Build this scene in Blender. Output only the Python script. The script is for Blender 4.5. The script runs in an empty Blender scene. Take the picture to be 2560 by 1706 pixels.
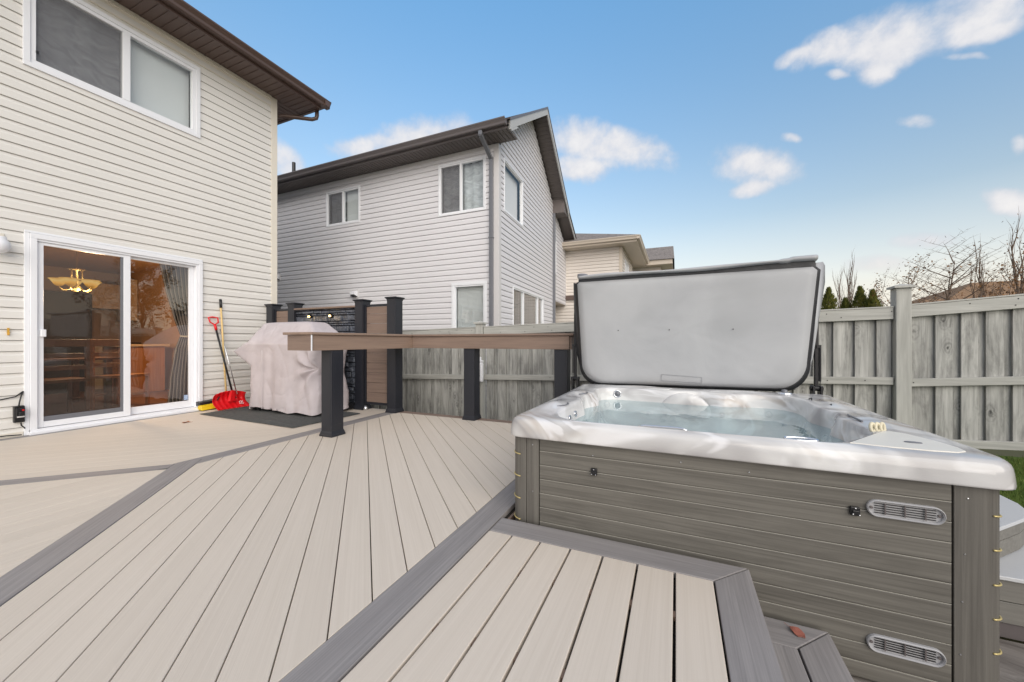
import bpy, bmesh, math, random
from mathutils import Vector, Matrix, noise
from math import sin, cos, pi, radians as R, hypot, atan2, sqrt
random.seed(7)
sc = bpy.context.scene
COL = sc.collection

# ------------------------------------------------------------------ helpers
def tag(o, label=None, cat=None, group=None, kind=None):
    if label: o['label'] = label
    if cat: o['category'] = cat
    if group: o['group'] = group
    if kind: o['kind'] = kind
    return o

def empty(name, loc, label, cat, group=None):
    o = bpy.data.objects.new(name, None); COL.objects.link(o)
    o.location = loc; o.empty_display_size = .1
    return tag(o, label, cat, group)

class MB:
    """collects geometry in world coordinates; build() links it as one mesh object"""
    def __init__(s): s.v = []; s.f = []
    def add(s, vs, fs):
        n = len(s.v); s.v += [tuple(p) for p in vs]; s.f += [tuple(i + n for i in f) for f in fs]; return s
    def box(s, a, b):
        x0, y0, z0 = a; x1, y1, z1 = b
        vs = [(x0,y0,z0),(x1,y0,z0),(x1,y1,z0),(x0,y1,z0),(x0,y0,z1),(x1,y0,z1),(x1,y1,z1),(x0,y1,z1)]
        return s.add(vs, [(0,3,2,1),(4,5,6,7),(0,1,5,4),(1,2,6,5),(2,3,7,6),(3,0,4,7)])
    def cbox(s, c, h): return s.box([c[i]-h[i] for i in range(3)], [c[i]+h[i] for i in range(3)])
    def mbox(s, m, h):
        vs = [m @ Vector((sx*h[0], sy*h[1], sz*h[2])) for sz in (-1,1) for sx, sy in ((-1,-1),(1,-1),(1,1),(-1,1))]
        return s.add(vs, [(0,3,2,1),(4,5,6,7),(0,1,5,4),(1,2,6,5),(2,3,7,6),(3,0,4,7)])
    def prism(s, poly, z0, z1):
        """horizontal polygon (list of xy, ccw) between two heights; z may be per-vertex lists"""
        n = len(poly); 
        z0 = z0 if isinstance(z0, (list, tuple)) else [z0]*n; z1 = z1 if isinstance(z1, (list, tuple)) else [z1]*n
        a = sum(poly[i][0]*poly[(i+1)%n][1]-poly[(i+1)%n][0]*poly[i][1] for i in range(n))
        idx = list(range(n)) if a > 0 else list(range(n))[::-1]
        vs = [(poly[i][0], poly[i][1], z0[i]) for i in idx] + [(poly[i][0], poly[i][1], z1[i]) for i in idx]
        return s.add(vs, [tuple(range(n))[::-1], tuple(range(n, 2*n))] + [(i,(i+1)%n,n+(i+1)%n,n+i) for i in range(n)])
    def extr(s, poly3, d):
        """planar 3-D polygon extruded along vector d"""
        n = len(poly3); d = Vector(d)
        vs = [Vector(p) for p in poly3]; vs += [p + d for p in vs[:n]]
        return s.add(vs, [tuple(range(n))[::-1], tuple(range(n, 2*n))] + [(i,(i+1)%n,n+(i+1)%n,n+i) for i in range(n)])
    def quad(s, a, b, c, d): return s.add([a,b,c,d], [(0,1,2,3)])
    def tube(s, pts, r, n=8, closed=False, caps=True):
        pts = [Vector(p) for p in pts]; m = len(pts)
        rs = r if isinstance(r, (list, tuple)) else [r]*m
        base = len(s.v); prev = None
        for i, p in enumerate(pts):
            if closed: t = (pts[(i+1)%m] - pts[i-1])
            else: t = pts[min(i+1,m-1)] - pts[max(i-1,0)]
            t = t.normalized() if t.length > 1e-9 else Vector((0,0,1))
            if prev is None:
                a = Vector((0,0,1)) if abs(t.z) < .9 else Vector((1,0,0))
                u = t.cross(a).normalized()
            else:
                u = prev - t*prev.dot(t); u = u.normalized() if u.length > 1e-6 else t.orthogonal().normalized()
            prev = u; w = t.cross(u)
            for k in range(n):
                a = 2*pi*k/n; s.v.append(tuple(p + (u*cos(a) + w*sin(a))*rs[i]))
        for i in range(m if closed else m-1):
            j = (i+1) % m
            for k in range(n):
                k2 = (k+1) % n; s.f.append((base+i*n+k, base+i*n+k2, base+j*n+k2, base+j*n+k))
        if caps and not closed:
            s.f.append(tuple(base+k for k in range(n))[::-1]); s.f.append(tuple(base+(m-1)*n+k for k in range(n)))
        return s
    def lathe(s, prof, m=None, n=24):
        """prof = (r, z) list turned round local z, placed by matrix m"""
        m = m or Matrix(); base = len(s.v)
        for r, z in prof:
            for k in range(n):
                a = 2*pi*k/n; s.v.append(tuple(m @ Vector((r*cos(a), r*sin(a), z))))
        for i in range(len(prof)-1):
            for k in range(n):
                k2 = (k+1) % n; s.f.append((base+i*n+k, base+i*n+k2, base+(i+1)*n+k2, base+(i+1)*n+k))
        return s
    def build(s, name, mat, parent=None, smooth=False, bevel=0, label=None, origin=None, seg=2):
        me = bpy.data.meshes.new(name)
        off = Vector(origin) if origin else (W(parent) if parent else Vector((0,0,0)))
        me.from_pydata([Vector(p) - off for p in s.v], [], s.f); me.update()
        bm = bmesh.new(); bm.from_mesh(me)
        bmesh.ops.recalc_face_normals(bm, faces=bm.faces); bm.to_mesh(me); bm.free()
        o = bpy.data.objects.new(name, me); COL.objects.link(o)
        o.data.materials.append(mat)
        if parent: o.parent = parent
        if origin and not parent: o.location = off
        if smooth:
            for p in me.polygons: p.use_smooth = True
        if bevel:
            b = o.modifiers.new('bevel', 'BEVEL'); b.width = bevel; b.segments = seg; b.limit_method = 'ANGLE'; b.angle_limit = R(40)
            b.harden_normals = False
        if label: o['label'] = label
        return o
def W(o):
    p = Vector((0,0,0))
    while o: p += o.location; o = o.parent
    return p

def clip(poly, a, b, c):
    """keep the part of a polygon where a*x+b*y<=c"""
    out = []; n = len(poly)
    for i in range(n):
        p, q = poly[i], poly[(i+1)%n]; dp = a*p[0]+b*p[1]-c; dq = a*q[0]+b*q[1]-c
        if dp <= 0: out.append(p)
        if (dp < 0 < dq) or (dq < 0 < dp):
            t = dp/(dp-dq); out.append((p[0]+(q[0]-p[0])*t, p[1]+(q[1]-p[1])*t))
    return out

# ------------------------------------------------------------------ materials
def srgb(r, g, b):
    f = lambda c: (c/12.92 if c <= .04045 else ((c+.055)/1.055)**2.4)
    return (f(r/255), f(g/255), f(b/255), 1)
class NT:
    def __init__(s, name):
        s.m = bpy.data.materials.new(name); s.m.use_nodes = True; s.t = s.m.node_tree; s.t.nodes.clear()
        s.out = s.n('ShaderNodeOutputMaterial')
    def n(s, typ, **kw):
        x = s.t.nodes.new(typ)
        for k, v in kw.items():
            if k.startswith('_'): setattr(x, k[1:], v)
            else:
                sock = x.inputs[int(k[1:])] if k[0] == 'i' and k[1:].isdigit() else x.inputs[k.replace('__', ' ')]
                if hasattr(v, 'is_output') or isinstance(v, bpy.types.NodeSocket): s.t.links.new(v, sock)
                else: sock.default_value = v
        return x
    def coord(s, scale=(1,1,1), rot=(0,0,0), kind='Object'):
        tc = s.n('ShaderNodeTexCoord'); mp = s.n('ShaderNodeMapping', Vector=tc.outputs[kind], Scale=scale, Rotation=rot); 
        return mp.outputs[0]
    def noise(s, vec, scale=5, detail=4, rough=.55, dist=0):
        return s.n('ShaderNodeTexNoise', Vector=vec, Scale=scale, Detail=detail, Roughness=rough, Distortion=dist).outputs['Fac']
    def ramp(s, fac, stops, interp='LINEAR'):
        r = s.n('ShaderNodeValToRGB', Fac=fac); cr = r.color_ramp; cr.interpolation = interp
        while len(cr.elements) < len(stops): cr.elements.new(.5)
        for e, (p, c) in zip(cr.elements, stops): e.position = p; e.color = c if hasattr(c, '__len__') else (c,c,c,1)
        return r.outputs[0]
    def mix(s, fac, a, b, mode='MIX'):
        x = s.n('ShaderNodeMix', _data_type='RGBA', _blend_type=mode)
        for sock, v in ((x.inputs[0], fac), (x.inputs[6], a), (x.inputs[7], b)):
            if isinstance(v, bpy.types.NodeSocket): s.t.links.new(v, sock)
            else: sock.default_value = v
        return x.outputs[2]
    def math(s, op, a, b=0, c=None):
        x = s.n('ShaderNodeMath', _operation=op)
        for i, v in enumerate((a, b) if c is None else (a, b, c)):
            if isinstance(v, bpy.types.NodeSocket): s.t.links.new(v, x.inputs[i])
            else: x.inputs[i].default_value = v
        return x.outputs[0]
    def bsdf(s, col, rough=.6, metal=0, bump=None, bs=.3, bd=.01, spec=.5, **kw):
        p = s.n('ShaderNodeBsdfPrincipled', Metallic=metal)
        for nm, v in (('Base Color', col), ('Roughness', rough), ('Specular IOR Level', spec)):
            if isinstance(v, bpy.types.NodeSocket): s.t.links.new(v, p.inputs[nm])
            else: p.inputs[nm].default_value = v
        for k, v in kw.items():
            p.inputs[k.replace('__', ' ')].default_value = v
        if bump is not None:
            b = s.n('ShaderNodeBump', Height=bump, Strength=bs, Distance=bd); s.t.links.new(b.outputs[0], p.inputs['Normal'])
        s.t.links.new(p.outputs[0], s.out.inputs[0]); return s.m
def tone(c, k): return (min(1,c[0]*k), min(1,c[1]*k), min(1,c[2]*k), 1)

def plain(name, col, rough=.5, metal=0, var=.08, scale=6, spec=.5, bs=.15, bd=.003, **kw):
    t = NT(name); v = t.coord(); n = t.noise(v, scale, 5)
    c = t.mix(n, tone(col, 1-var), tone(col, 1+var))
    return t.bsdf(c, rough, metal, t.noise(v, scale*8, 4), bs, bd, spec, **kw)
def grain(name, col, dark, axis=0, ang=0, rough=.6, fine=90, amt=.5, island=.12, spec=.3, bs=.25, bd=.002, knots=0, blotch=None, streak=2.2):
    """wood or composite board: streaks along an axis (0=x,1=y,2=z), optionally rotated about z by ang"""
    t = NT(name)
    tc = t.n('ShaderNodeTexCoord').outputs['Object']
    geo = t.n('ShaderNodeNewGeometry')
    rnd = geo.outputs['Random Per Island']
    if ang: tc = t.n('ShaderNodeMapping', Vector=tc, Rotation=(0,0,ang)).outputs[0]
    off = t.n('ShaderNodeVectorMath', _operation='ADD'); t.t.links.new(tc, off.inputs[0])
    cmb = t.n('ShaderNodeCombineXYZ', X=t.math('MULTIPLY', rnd, 37.), Y=t.math('MULTIPLY', rnd, 61.), Z=t.math('MULTIPLY', rnd, 17.))
    t.t.links.new(cmb.outputs[0], off.inputs[1]); v0 = off.outputs[0]
    scl = [fine]*3; scl[axis] = streak
    v = t.n('ShaderNodeMapping', Vector=v0, Scale=scl).outputs[0]
    g1 = t.noise(v, 1, 5, .6, .6)
    scl2 = [fine*.22]*3; scl2[axis] = streak*.4
    g2 = t.noise(t.n('ShaderNodeMapping', Vector=v0, Scale=scl2).outputs[0], 1, 4, .6, .8)
    g = t.math('ADD', t.math('MULTIPLY', g1, .55), t.math('MULTIPLY', g2, .45))
    fac = t.ramp(g, [(.38, 0), (.66, 1)])
    c = t.mix(t.math('MULTIPLY', fac, amt), col, dark)
    lvl = t.math('ADD', t.math('MULTIPLY', rnd, 2*island), 1-island)
    hs = t.n('ShaderNodeHueSaturation', Value=lvl, Color=c); c = hs.outputs[0]
    if knots:
        sc3 = [7.]*3; sc3[axis] = 3.2
        vv = t.n('ShaderNodeMapping', Vector=v0, Scale=sc3).outputs[0]
        vo = t.n('ShaderNodeTexVoronoi', Vector=vv, Scale=1., Randomness=1.)
        dist = vo.outputs['Distance']
        ring = t.math('SINE', t.math('MULTIPLY', t.math('ADD', dist, t.math('MULTIPLY', t.noise(v0, 9, 3, .6, .5), .55)), 38))
        near = t.ramp(dist, [(.0, 1), (.1, .85), (.34, .22), (.55, 0)])
        k = t.math('MULTIPLY', near, t.math('ADD', t.math('MULTIPLY', ring, .3), .5))
        dot = t.ramp(dist, [(.03, 1), (.075, 0)])
        # only some boards carry knots
        gate = t.ramp(t.noise(v0, 1.3, 2), [(.45, 0), (.6, 1)])
        c = t.mix(t.math('MULTIPLY', t.math('MULTIPLY', k, gate), knots), c, dark)
        c = t.mix(t.math('MULTIPLY', t.math('MULTIPLY', dot, gate), .8*min(1, knots)), c, tone(dark, .3))
    if blotch:
        sb = [9.]*3; sb[axis] = 2.0
        b = t.ramp(t.noise(t.n('ShaderNodeMapping', Vector=v0, Scale=sb).outputs[0], 1., 6, .68, .5), [(.47, 0), (.68, 1)])
        c = t.mix(t.math('MULTIPLY', b, blotch), c, tone(dark, .85))
    return t.bsdf(c, rough, 0, g1, bs, bd, spec)

def glass(name, tint=(.9,.93,.93,1), refl=1.7, rough=.01, wav=.0):
    t = NT(name)
    fc = t.n('ShaderNodeLayerWeight').outputs['Facing']; f = t.math('MINIMUM', t.math('MULTIPLY', t.math('ADD', t.math('MULTIPLY', t.math('POWER', fc, 5.), .96), .042), refl), 1.)
    tr = t.n('ShaderNodeBsdfTransparent', Color=tint); gl = t.n('ShaderNodeBsdfGlossy', Color=(1,1,1,1), Roughness=rough)
    if wav:
        b = t.n('ShaderNodeBump', Height=t.noise(t.coord(), 2.2, 2), Strength=wav, Distance=.02)
        t.t.links.new(b.outputs[0], gl.inputs['Normal'])
    mx = t.n('ShaderNodeMixShader', Fac=f); t.t.links.new(tr.outputs[0], mx.inputs[1]); t.t.links.new(gl.outputs[0], mx.inputs[2])
    t.t.links.new(mx.outputs[0], t.out.inputs[0]); return t.m
def emis(name, col, st):
    t = NT(name); e = t.n('ShaderNodeEmission', Color=col, Strength=st); t.t.links.new(e.outputs[0], t.out.inputs[0]); return t.m

M = {}
M['cream'] = plain('cream_vinyl', srgb(221,219,214), .45, var=.035, scale=1.3, bs=.05)
M['cream_trim'] = plain('cream_trim', srgb(222,216,203), .4, var=.03, scale=2)
M['greysiding'] = plain('pale_grey_vinyl', srgb(218,217,220), .45, var=.035, scale=1.1, bs=.05)
M['greytrim'] = plain('pale_grey_trim', srgb(205,203,203), .4, var=.03)
M['tansiding'] = plain('tan_vinyl', srgb(224,217,210), .45, var=.035, scale=1.1, bs=.05)
M['tantrim'] = plain('tan_trim', srgb(200,189,175), .45, var=.04)
M['white'] = plain('white_vinyl', srgb(232,234,238), .3, var=.02, bs=.03)
M['brown_metal'] = plain('brown_metal', srgb(84,68,62), .35, var=.06, spec=.5)
M['brown_soffit'] = plain('brown_soffit', srgb(96,80,74), .5, var=.06)
M['grey_metal'] = plain('dark_grey_metal', srgb(98,92,92), .35, var=.06)
M['grey_soffit'] = plain('grey_soffit', srgb(104,97,95), .5, var=.05)
M['grey_fascia'] = plain('light_grey_fascia', srgb(178,178,176), .45, var=.04)
M['slate_pipe'] = plain('slate_downspout', srgb(112,114,120), .35, var=.05)
M['black_vinyl'] = plain('black_post_sleeve', srgb(36,38,45), .38, var=.1, scale=3, bs=.06)
M['black_plastic'] = plain('black_plastic', srgb(24,24,27), .4, var=.15)
M['brown_board'] = grain('brown_composite_board', srgb(139,120,108), srgb(108,92,84), axis=0, fine=60, amt=.7, island=.05, rough=.55)
M['brown_board_y'] = grain('brown_composite_board_lengthwise', srgb(150,129,114), srgb(118,100,90), axis=1, fine=60, amt=.6, island=.05, rough=.5)
M['chrome'] = plain('chrome', (.75,.77,.8,1), .12, 1, var=.03)
M['red'] = plain('red_plastic', srgb(214,22,30), .35, var=.06)
M['yellow'] = plain('yellow_plastic', srgb(222,188,30), .4, var=.06)
M['wood_pole'] = grain('pale_wood_pole', srgb(226,198,140), srgb(196,160,104), axis=2, fine=70, amt=.6, island=0)
M['oak'] = grain('oak_wood', srgb(178,124,76), srgb(134,86,48), axis=2, fine=50, amt=.7, island=.05, rough=.4, spec=.5)
M['darkoak'] = grain('dark_oak_wood', srgb(122,84,58), srgb(84,54,36), axis=2, fine=50, amt=.7, island=.08, rough=.45, spec=.4)
M['cream_plastic'] = plain('cream_plastic', srgb(226,222,212), .35, var=.03)
M['jet_ring'] = plain('pale_jet_ring', srgb(176,182,186), .3, .2, var=.03)
M['rope'] = plain('cream_rope', srgb(214,206,180), .6, var=.12, scale=60)
M['brass'] = plain('brass_clip', srgb(208,190,130), .35, .3, var=.06)
def deckmat(name, ang, axis=1):
    return grain(name, srgb(213,203,190), srgb(195,184,170), axis=axis, ang=ang, fine=150, amt=.5, island=.035, rough=.62, bs=.35, bd=.0015, streak=1.4)
M['deck_y'] = deckmat('beige_decking_lengthwise', 0)
M['deck_d'] = deckmat('beige_decking_diagonal', R(-45))      # boards along (-1,1)
M['deck_e'] = deckmat('beige_decking_cross_diagonal', R(45)) # boards along (1,1)
def greymat(name, ang): return grain(name, srgb(157,153,152), srgb(120,117,117), axis=1, ang=ang, fine=120, amt=.8, island=.06, rough=.55, bs=.4, bd=.002, streak=1.6, blotch=.18)
M['grey_y'] = greymat('grey_border_lengthwise', 0)
M['grey_x'] = greymat('grey_border_crosswise', R(90))
M['grey_d'] = greymat('grey_border_diagonal', R(-45))
M['grey_e'] = greymat('grey_border_cross_diagonal', R(45))
M['fence'] = grain('weathered_fence_board', srgb(190,190,185), srgb(82,82,80), axis=2, fine=46, amt=.6, island=.10, rough=.8, bs=.5, bd=.004, knots=1.0, blotch=.55, streak=2.6)
M['fence_rail'] = grain('weathered_fence_rail', srgb(190,190,184), srgb(118,118,113), axis=0, fine=40, amt=.5, island=.05, rough=.75, knots=.3, streak=2)
M['fence_post'] = grain('weathered_fence_post', srgb(190,190,184), srgb(124,124,119), axis=2, fine=30, amt=.45, island=.04, rough=.75, blotch=.12)
M['skirt'] = grain('taupe_tub_panel', srgb(115,112,105), srgb(74,71,66), axis=0, fine=75, amt=.8, island=.04, rough=.5, spec=.45, bs=.2, bd=.0015, blotch=.3, streak=1.5)
M['skirt_v'] = grain('taupe_tub_corner', srgb(110,107,101), srgb(68,65,61), axis=2, fine=75, amt=.75, island=.02, rough=.5, spec=.45, bs=.2, bd=.0015, blotch=.15, streak=1.2)
M['ground_wood'] = grain('stamped_plank_concrete', srgb(150,144,138), srgb(84,78,74), axis=0, ang=.3, fine=22, amt=1, island=0, rough=.75, knots=.8, bd=.01, bs=.6)
M['dark_void'] = plain('dark_soil_and_gap_shade', srgb(46,42,38), .9, var=.3, scale=9, bs=.6, bd=.03)  # soil colour, also worn by dark sheets that paint shade in deck gaps
M['step_sheen'] = plain('pale_step_sheen', srgb(196,198,200), .25, var=.03)  # whitish colour stands in for bright reflection on the grey treads
M['step_side'] = grain('grey_step_side', srgb(128,126,120), srgb(92,90,86), axis=0, fine=60, amt=.6, island=.03)
M['glass'] = glass('window_glass', (.86,.9,.9,1), 1.9, .01, .15)
M['doorglass'] = glass('door_glass', (.78,.75,.72,1), 3.6, .008, .08)
M['paleglass'] = glass('pale_glass', (.95,.96,.96,1), .7, .02, .1)
M['screenmesh'] = None
M['leaf'] = plain('dry_leaf', srgb(150,84,42), .6, var=.3, scale=40)
M['redleaf'] = plain('red_leaf', srgb(150,92,78), .55, var=.35, scale=60)
M['bark'] = plain('grey_brown_bark', srgb(112,94,80), .85, var=.2, scale=20, bs=.5, bd=.01)
M['roof_brown'] = None

# insect-screen: fine mesh reads as a dark half-transparent veil
t = NT('insect_screen'); tr = t.n('ShaderNodeBsdfTransparent', Color=(1,1,1,1)); df = t.n('ShaderNodeBsdfDiffuse', Color=srgb(66,62,58))
mx = t.n('ShaderNodeMixShader', Fac=.42); t.t.links.new(tr.outputs[0], mx.inputs[1]); t.t.links.new(df.outputs[0], mx.inputs[2]); t.t.links.new(mx.outputs[0], t.out.inputs[0]); M['screenmesh'] = t.m
t = NT('pale_insect_screen'); tr = t.n('ShaderNodeBsdfTransparent', Color=(1,1,1,1)); df = t.n('ShaderNodeBsdfDiffuse', Color=srgb(132,132,136)); mx = t.n('ShaderNodeMixShader', Fac=.5); t.t.links.new(tr.outputs[0], mx.inputs[1]); t.t.links.new(df.outputs[0], mx.inputs[2]); t.t.links.new(mx.outputs[0], t.out.inputs[0]); M['palescreen'] = t.m
# shingles
def shingles(name, a, b):
    t = NT(name); v = t.coord((1,1,1)); br = t.n('ShaderNodeTexBrick', Vector=t.coord((3,3,3)), Color1=a, Color2=b, Mortar=tone(b,.6), Scale=1.); 
    br.inputs['Mortar Size'].default_value = .02; br.inputs['Brick Width'].default_value = .9; br.inputs['Row Height'].default_value = .42
    n = t.noise(v, 14, 5, .7); c = t.mix(t.ramp(n, [(.35,0),(.65,1)]), br.outputs[0], tone(a, 1.35)); return t.bsdf(c, .9, 0, n, .6, .01, .2)
M['shingle'] = shingles('grey_shingles', srgb(128,122,118), srgb(104,99,96))
M['shingle_brown'] = shingles('brown_shingles', srgb(138,112,88), srgb(112,90,70))
M['shingle_dark'] = shingles('charcoal_shingles', srgb(76,70,68), srgb(60,56,54))
# stacked dark stone
t = NT('black_ledge_stone'); v = t.coord((9,9,9)); n = t.noise(v, 1.5, 6, .65, .4)
M['stone'] = t.bsdf(t.mix(t.ramp(n, [(.3,0),(.7,1)]), srgb(30,33,41), srgb(104,110,122)), .36, 0, n, .8, .02, .6)
# grill cover fabric
t = NT('dusty_mauve_fabric'); v = t.coord(); n = t.noise(v, 2.4, 6, .6); n2 = t.noise(v, 220, 3)
c = t.mix(t.ramp(n, [(.35,0),(.7,1)]), srgb(180,172,175), srgb(198,191,194)); spots = t.ramp(t.noise(v, 9, 4, .7), [(.68,0),(.76,1)])
c = t.mix(t.math('MULTIPLY', spots, .35), c, srgb(120,112,112)); M['grill_cover'] = t.bsdf(c, .85, 0, n2, .25, .002, .2)
# spa cover vinyl
t = NT('light_grey_marine_vinyl'); v = t.coord(); n = t.noise(v, 1.6, 5, .55, .6); st = t.ramp(t.noise(v, 1.1, 2, .4), [(.52,0),(.58,1)])
c = t.mix(t.ramp(n, [(.3,0),(.72,1)]), srgb(166,168,171), srgb(178,180,182)); c = t.mix(t.math('MULTIPLY', st, .35), c, srgb(150,152,154))
M['cover'] = t.bsdf(c, .5, 0, t.math('ADD', n, t.math('MULTIPLY', t.noise(v, 420, 2), .03)), .35, .02, .35)
t = NT('black_cover_edge'); v = t.coord(); n = t.noise(v, 7, 4); M['cover_edge'] = t.bsdf(t.mix(n, srgb(26,27,30), srgb(56,58,62)), .45, 0, n, .5, .02)
# marbled acrylic
t = NT('marbled_acrylic'); tc = t.coord((1.0,1.0,1.6), (0,0,.5))
warp = t.n('ShaderNodeTexNoise', Vector=tc, Scale=1.1, Detail=1., Roughness=.4).outputs['Color']
wv = t.n('ShaderNodeMixRGB'); add = t.n('ShaderNodeVectorMath', _operation='MULTIPLY_ADD'); t.t.links.new(warp, add.inputs[0]); add.inputs[1].default_value = (.9,.9,.9); t.t.links.new(tc, add.inputs[2])
m1 = t.n('ShaderNodeMapping', Vector=add.outputs[0], Scale=(1.1,2.8,1.4)).outputs[0]
a = t.noise(m1, 2.0, 2.2, .45, .5); b = t.noise(m1, 1.5, 2., .4, .9)
c = t.mix(t.ramp(a, [(.40,0),(.66,1)]), srgb(216,216,215), srgb(164,162,162))
c = t.mix(t.ramp(b, [(.57,0),(.72,.6)]), c, srgb(168,153,138))
c = t.mix(t.ramp(t.noise(m1, 3.2, 2., .45, 1.0), [(.56,0),(.66,.7)]), c, srgb(228,228,230))
M['acrylic'] = t.bsdf(c, .14, 0, None, spec=.55)
# water
t = NT('pool_water'); v = t.coord(); nb = t.noise(v, 5, 3, .5, .3)
b = t.n('ShaderNodeBump', Height=nb, Strength=.12, Distance=.02); gl = t.n('ShaderNodeBsdfGlossy', Color=(1,1,1,1), Roughness=.02)
t.t.links.new(b.outputs[0], gl.inputs['Normal']); fcw = t.n('ShaderNodeLayerWeight', Normal=b.outputs[0]).outputs['Facing']; frw = t.math('ADD', t.math('MULTIPLY', t.math('POWER', fcw, 5.), .96), .022)
tr = t.n('ShaderNodeBsdfTransparent', Color=(.80,.915,.925,1)); sv = t.n('ShaderNodeBsdfDiffuse', Color=(.50,.66,.70,1))
m0 = t.n('ShaderNodeMixShader', Fac=.32); t.t.links.new(tr.outputs[0], m0.inputs[1]); t.t.links.new(sv.outputs[0], m0.inputs[2])
mx = t.n('ShaderNodeMixShader', Fac=frw); t.t.links.new(m0.outputs[0], mx.inputs[1]); t.t.links.new(gl.outputs[0], mx.inputs[2]); t.t.links.new(mx.outputs[0], t.out.inputs[0]); M['water'] = t.m
# outdoor mat
t = NT('grey_woven_mat'); v = t.coord((1,1,1)); w = t.n('ShaderNodeTexWave', Vector=t.coord((1,1,1)), Scale=14., Distortion=1.5, Detail=2.).outputs['Fac']
n = t.noise(v, 30, 4, .7); c = t.mix(t.math('MULTIPLY', w, .5), srgb(84,86,86), srgb(116,118,116)); c = t.mix(t.ramp(n, [(.4,0),(.7,.6)]), c, srgb(60,62,62)); M['mat'] = t.bsdf(c, .95, 0, n, .6, .006, .1)
# foliage and lawn
def leafmat(name, a, b):
    t = NT(name); g = t.n('ShaderNodeNewGeometry').outputs['Random Per Island']; return t.bsdf(t.mix(g, a, b), .7, 0, None, spec=.2)
M['conifer'] = leafmat('conifer_green', (.06,.085,.02,1), (.22,.21,.05,1))
M['twigs'] = leafmat('dry_russet_leaves', (.12,.055,.025,1), (.28,.15,.06,1))
M['orange'] = leafmat('autumn_leaves', (.20,.11,.035,1), (.34,.20,.07,1))
M['grass'] = leafmat('lawn_blades', (.06,.10,.018,1), (.16,.19,.05,1))
t = NT('lawn_ground'); n = t.noise(t.coord(), 12, 5, .7); M['lawn'] = t.bsdf(t.mix(n, (.045,.09,.015,1), (.12,.17,.035,1)), .95, 0, n, .8, .03, .1)
t = NT('yard_ground'); n = t.noise(t.coord(), .8, 5, .7); M['ground'] = t.bsdf(t.mix(n, (.10,.11,.05,1), (.17,.15,.09,1)), .95, 0, n, .8, .03, .1)
# curtain
t = NT('striped_curtain'); w = t.n('ShaderNodeTexWave', Vector=t.coord((1,1,.0)), Scale=9., Distortion=.6).outputs['Fac']
M['curtain'] = t.bsdf(t.mix(t.ramp(w, [(.35,0),(.6,1)]), srgb(60,58,56), srgb(140,135,126)), .9)
t = NT('amber_lamp_glass'); hz = t.n('ShaderNodeSeparateXYZ', Vector=t.n('ShaderNodeTexCoord').outputs['Generated']).outputs[2]
ec = t.ramp(t.math('ADD', hz, t.math('MULTIPLY', t.math('SUBTRACT', t.noise(t.coord(), 14, 3), .5), .5)), [(.0,(.45,.20,.02,1)),(.35,(1.,.50,.07,1)),(.75,(1.,.66,.20,1)),(1.,(.75,.36,.05,1))])
e = t.n('ShaderNodeEmission', Color=ec, Strength=.95); t.t.links.new(e.outputs[0], t.out.inputs[0]); M['shade_glow'] = t.m
M['spot_glow'] = emis('amber_spot', (1.,.62,.2,1), 6.)
M['int_wall'] = plain('warm_room_wall', srgb(196,160,122), .8, var=.04)
M['int_floor'] = grain('oak_floor', srgb(126,88,58), srgb(88,58,36), axis=0, fine=20, amt=.6, island=0, rough=.35)
M['int_cab'] = plain('cream_cabinet', srgb(206,184,152), .5, var=.04)
M['int_dark'] = plain('dark_appliance', srgb(40,38,38), .3, var=.1)
M['blind'] = plain('pale_blind', srgb(226,226,226), .7, var=.02)
M['sheer'] = None
t = NT('sheer_curtain'); v = t.coord((2.2,2.2,5.)); n = t.noise(v, 1.6, 5, .6, 1.4); M['sheer'] = t.bsdf(t.mix(t.ramp(n, [(.35,0),(.7,1)]), srgb(132,133,136), srgb(190,191,194)), .9)
t = NT('pale_sheer_curtain'); v = t.coord((2.2,2.2,5.)); n = t.noise(v, 1.6, 5, .6, 1.4); M['pale_sheer'] = t.bsdf(t.mix(t.ramp(n, [(.35,0),(.7,1)]), srgb(178,180,184), srgb(224,226,228)), .9)
t = NT('room_dim'); M['dim'] = t.bsdf((.09,.09,.095,1), .9)  # flat dark colour standing in for the shade of unlit rooms

# ------------------------------------------------------------------ ground
MB().box((-200,-200,-.7),(200,300,-.62)).build('ground', M['ground']).__setitem__('kind', 'structure')
# ------------------------------------------------------------------ deck
D = empty('wooden_deck', (-2.2,2,-.05), 'large beige composite deck with dark grey border boards beside the house', 'deck')
TH = .03
def boards(poly, ux, uy, pitch, off, width, z=0, lim=60, gap=None):
    """boards whose seams are lines a.p = off + k*pitch (a = unit normal); clipped to a convex polygon"""
    mb = MB(); a = (ux, uy); ds = [ux*p[0]+uy*p[1] for p in poly]; k0 = int((min(ds)-off)//pitch); k1 = int((max(ds)-off)//pitch)+1
    for k in range(k0, k1+1):
        lo = off + k*pitch + (pitch-width)/2; hi = lo + width
        p = clip(clip(poly, ux, uy, hi), -ux, -uy, -lo)
        if len(p) >= 3:
            ar = abs(sum(p[i][0]*p[(i+1)%len(p)][1]-p[(i+1)%len(p)][0]*p[i][1] for i in range(len(p))))/2
            if ar > .002: mb.prism(p, z-TH, z)
    return mb
g = .0022; r2 = sqrt(.5)
# diagonal field between the two long borders
field = [(-3.58+g,-4.0),(-1.07-g,-4.0),(-1.07-g,4.18),(-3.58+g,4.18)]
field = clip(field, -1, -1, 1.81-g*1.4)
boards(field, r2, r2, .1453, -1.81*r2, .1408).build('diagonal_boards', M['deck_d'], D, bevel=.0022)
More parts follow.
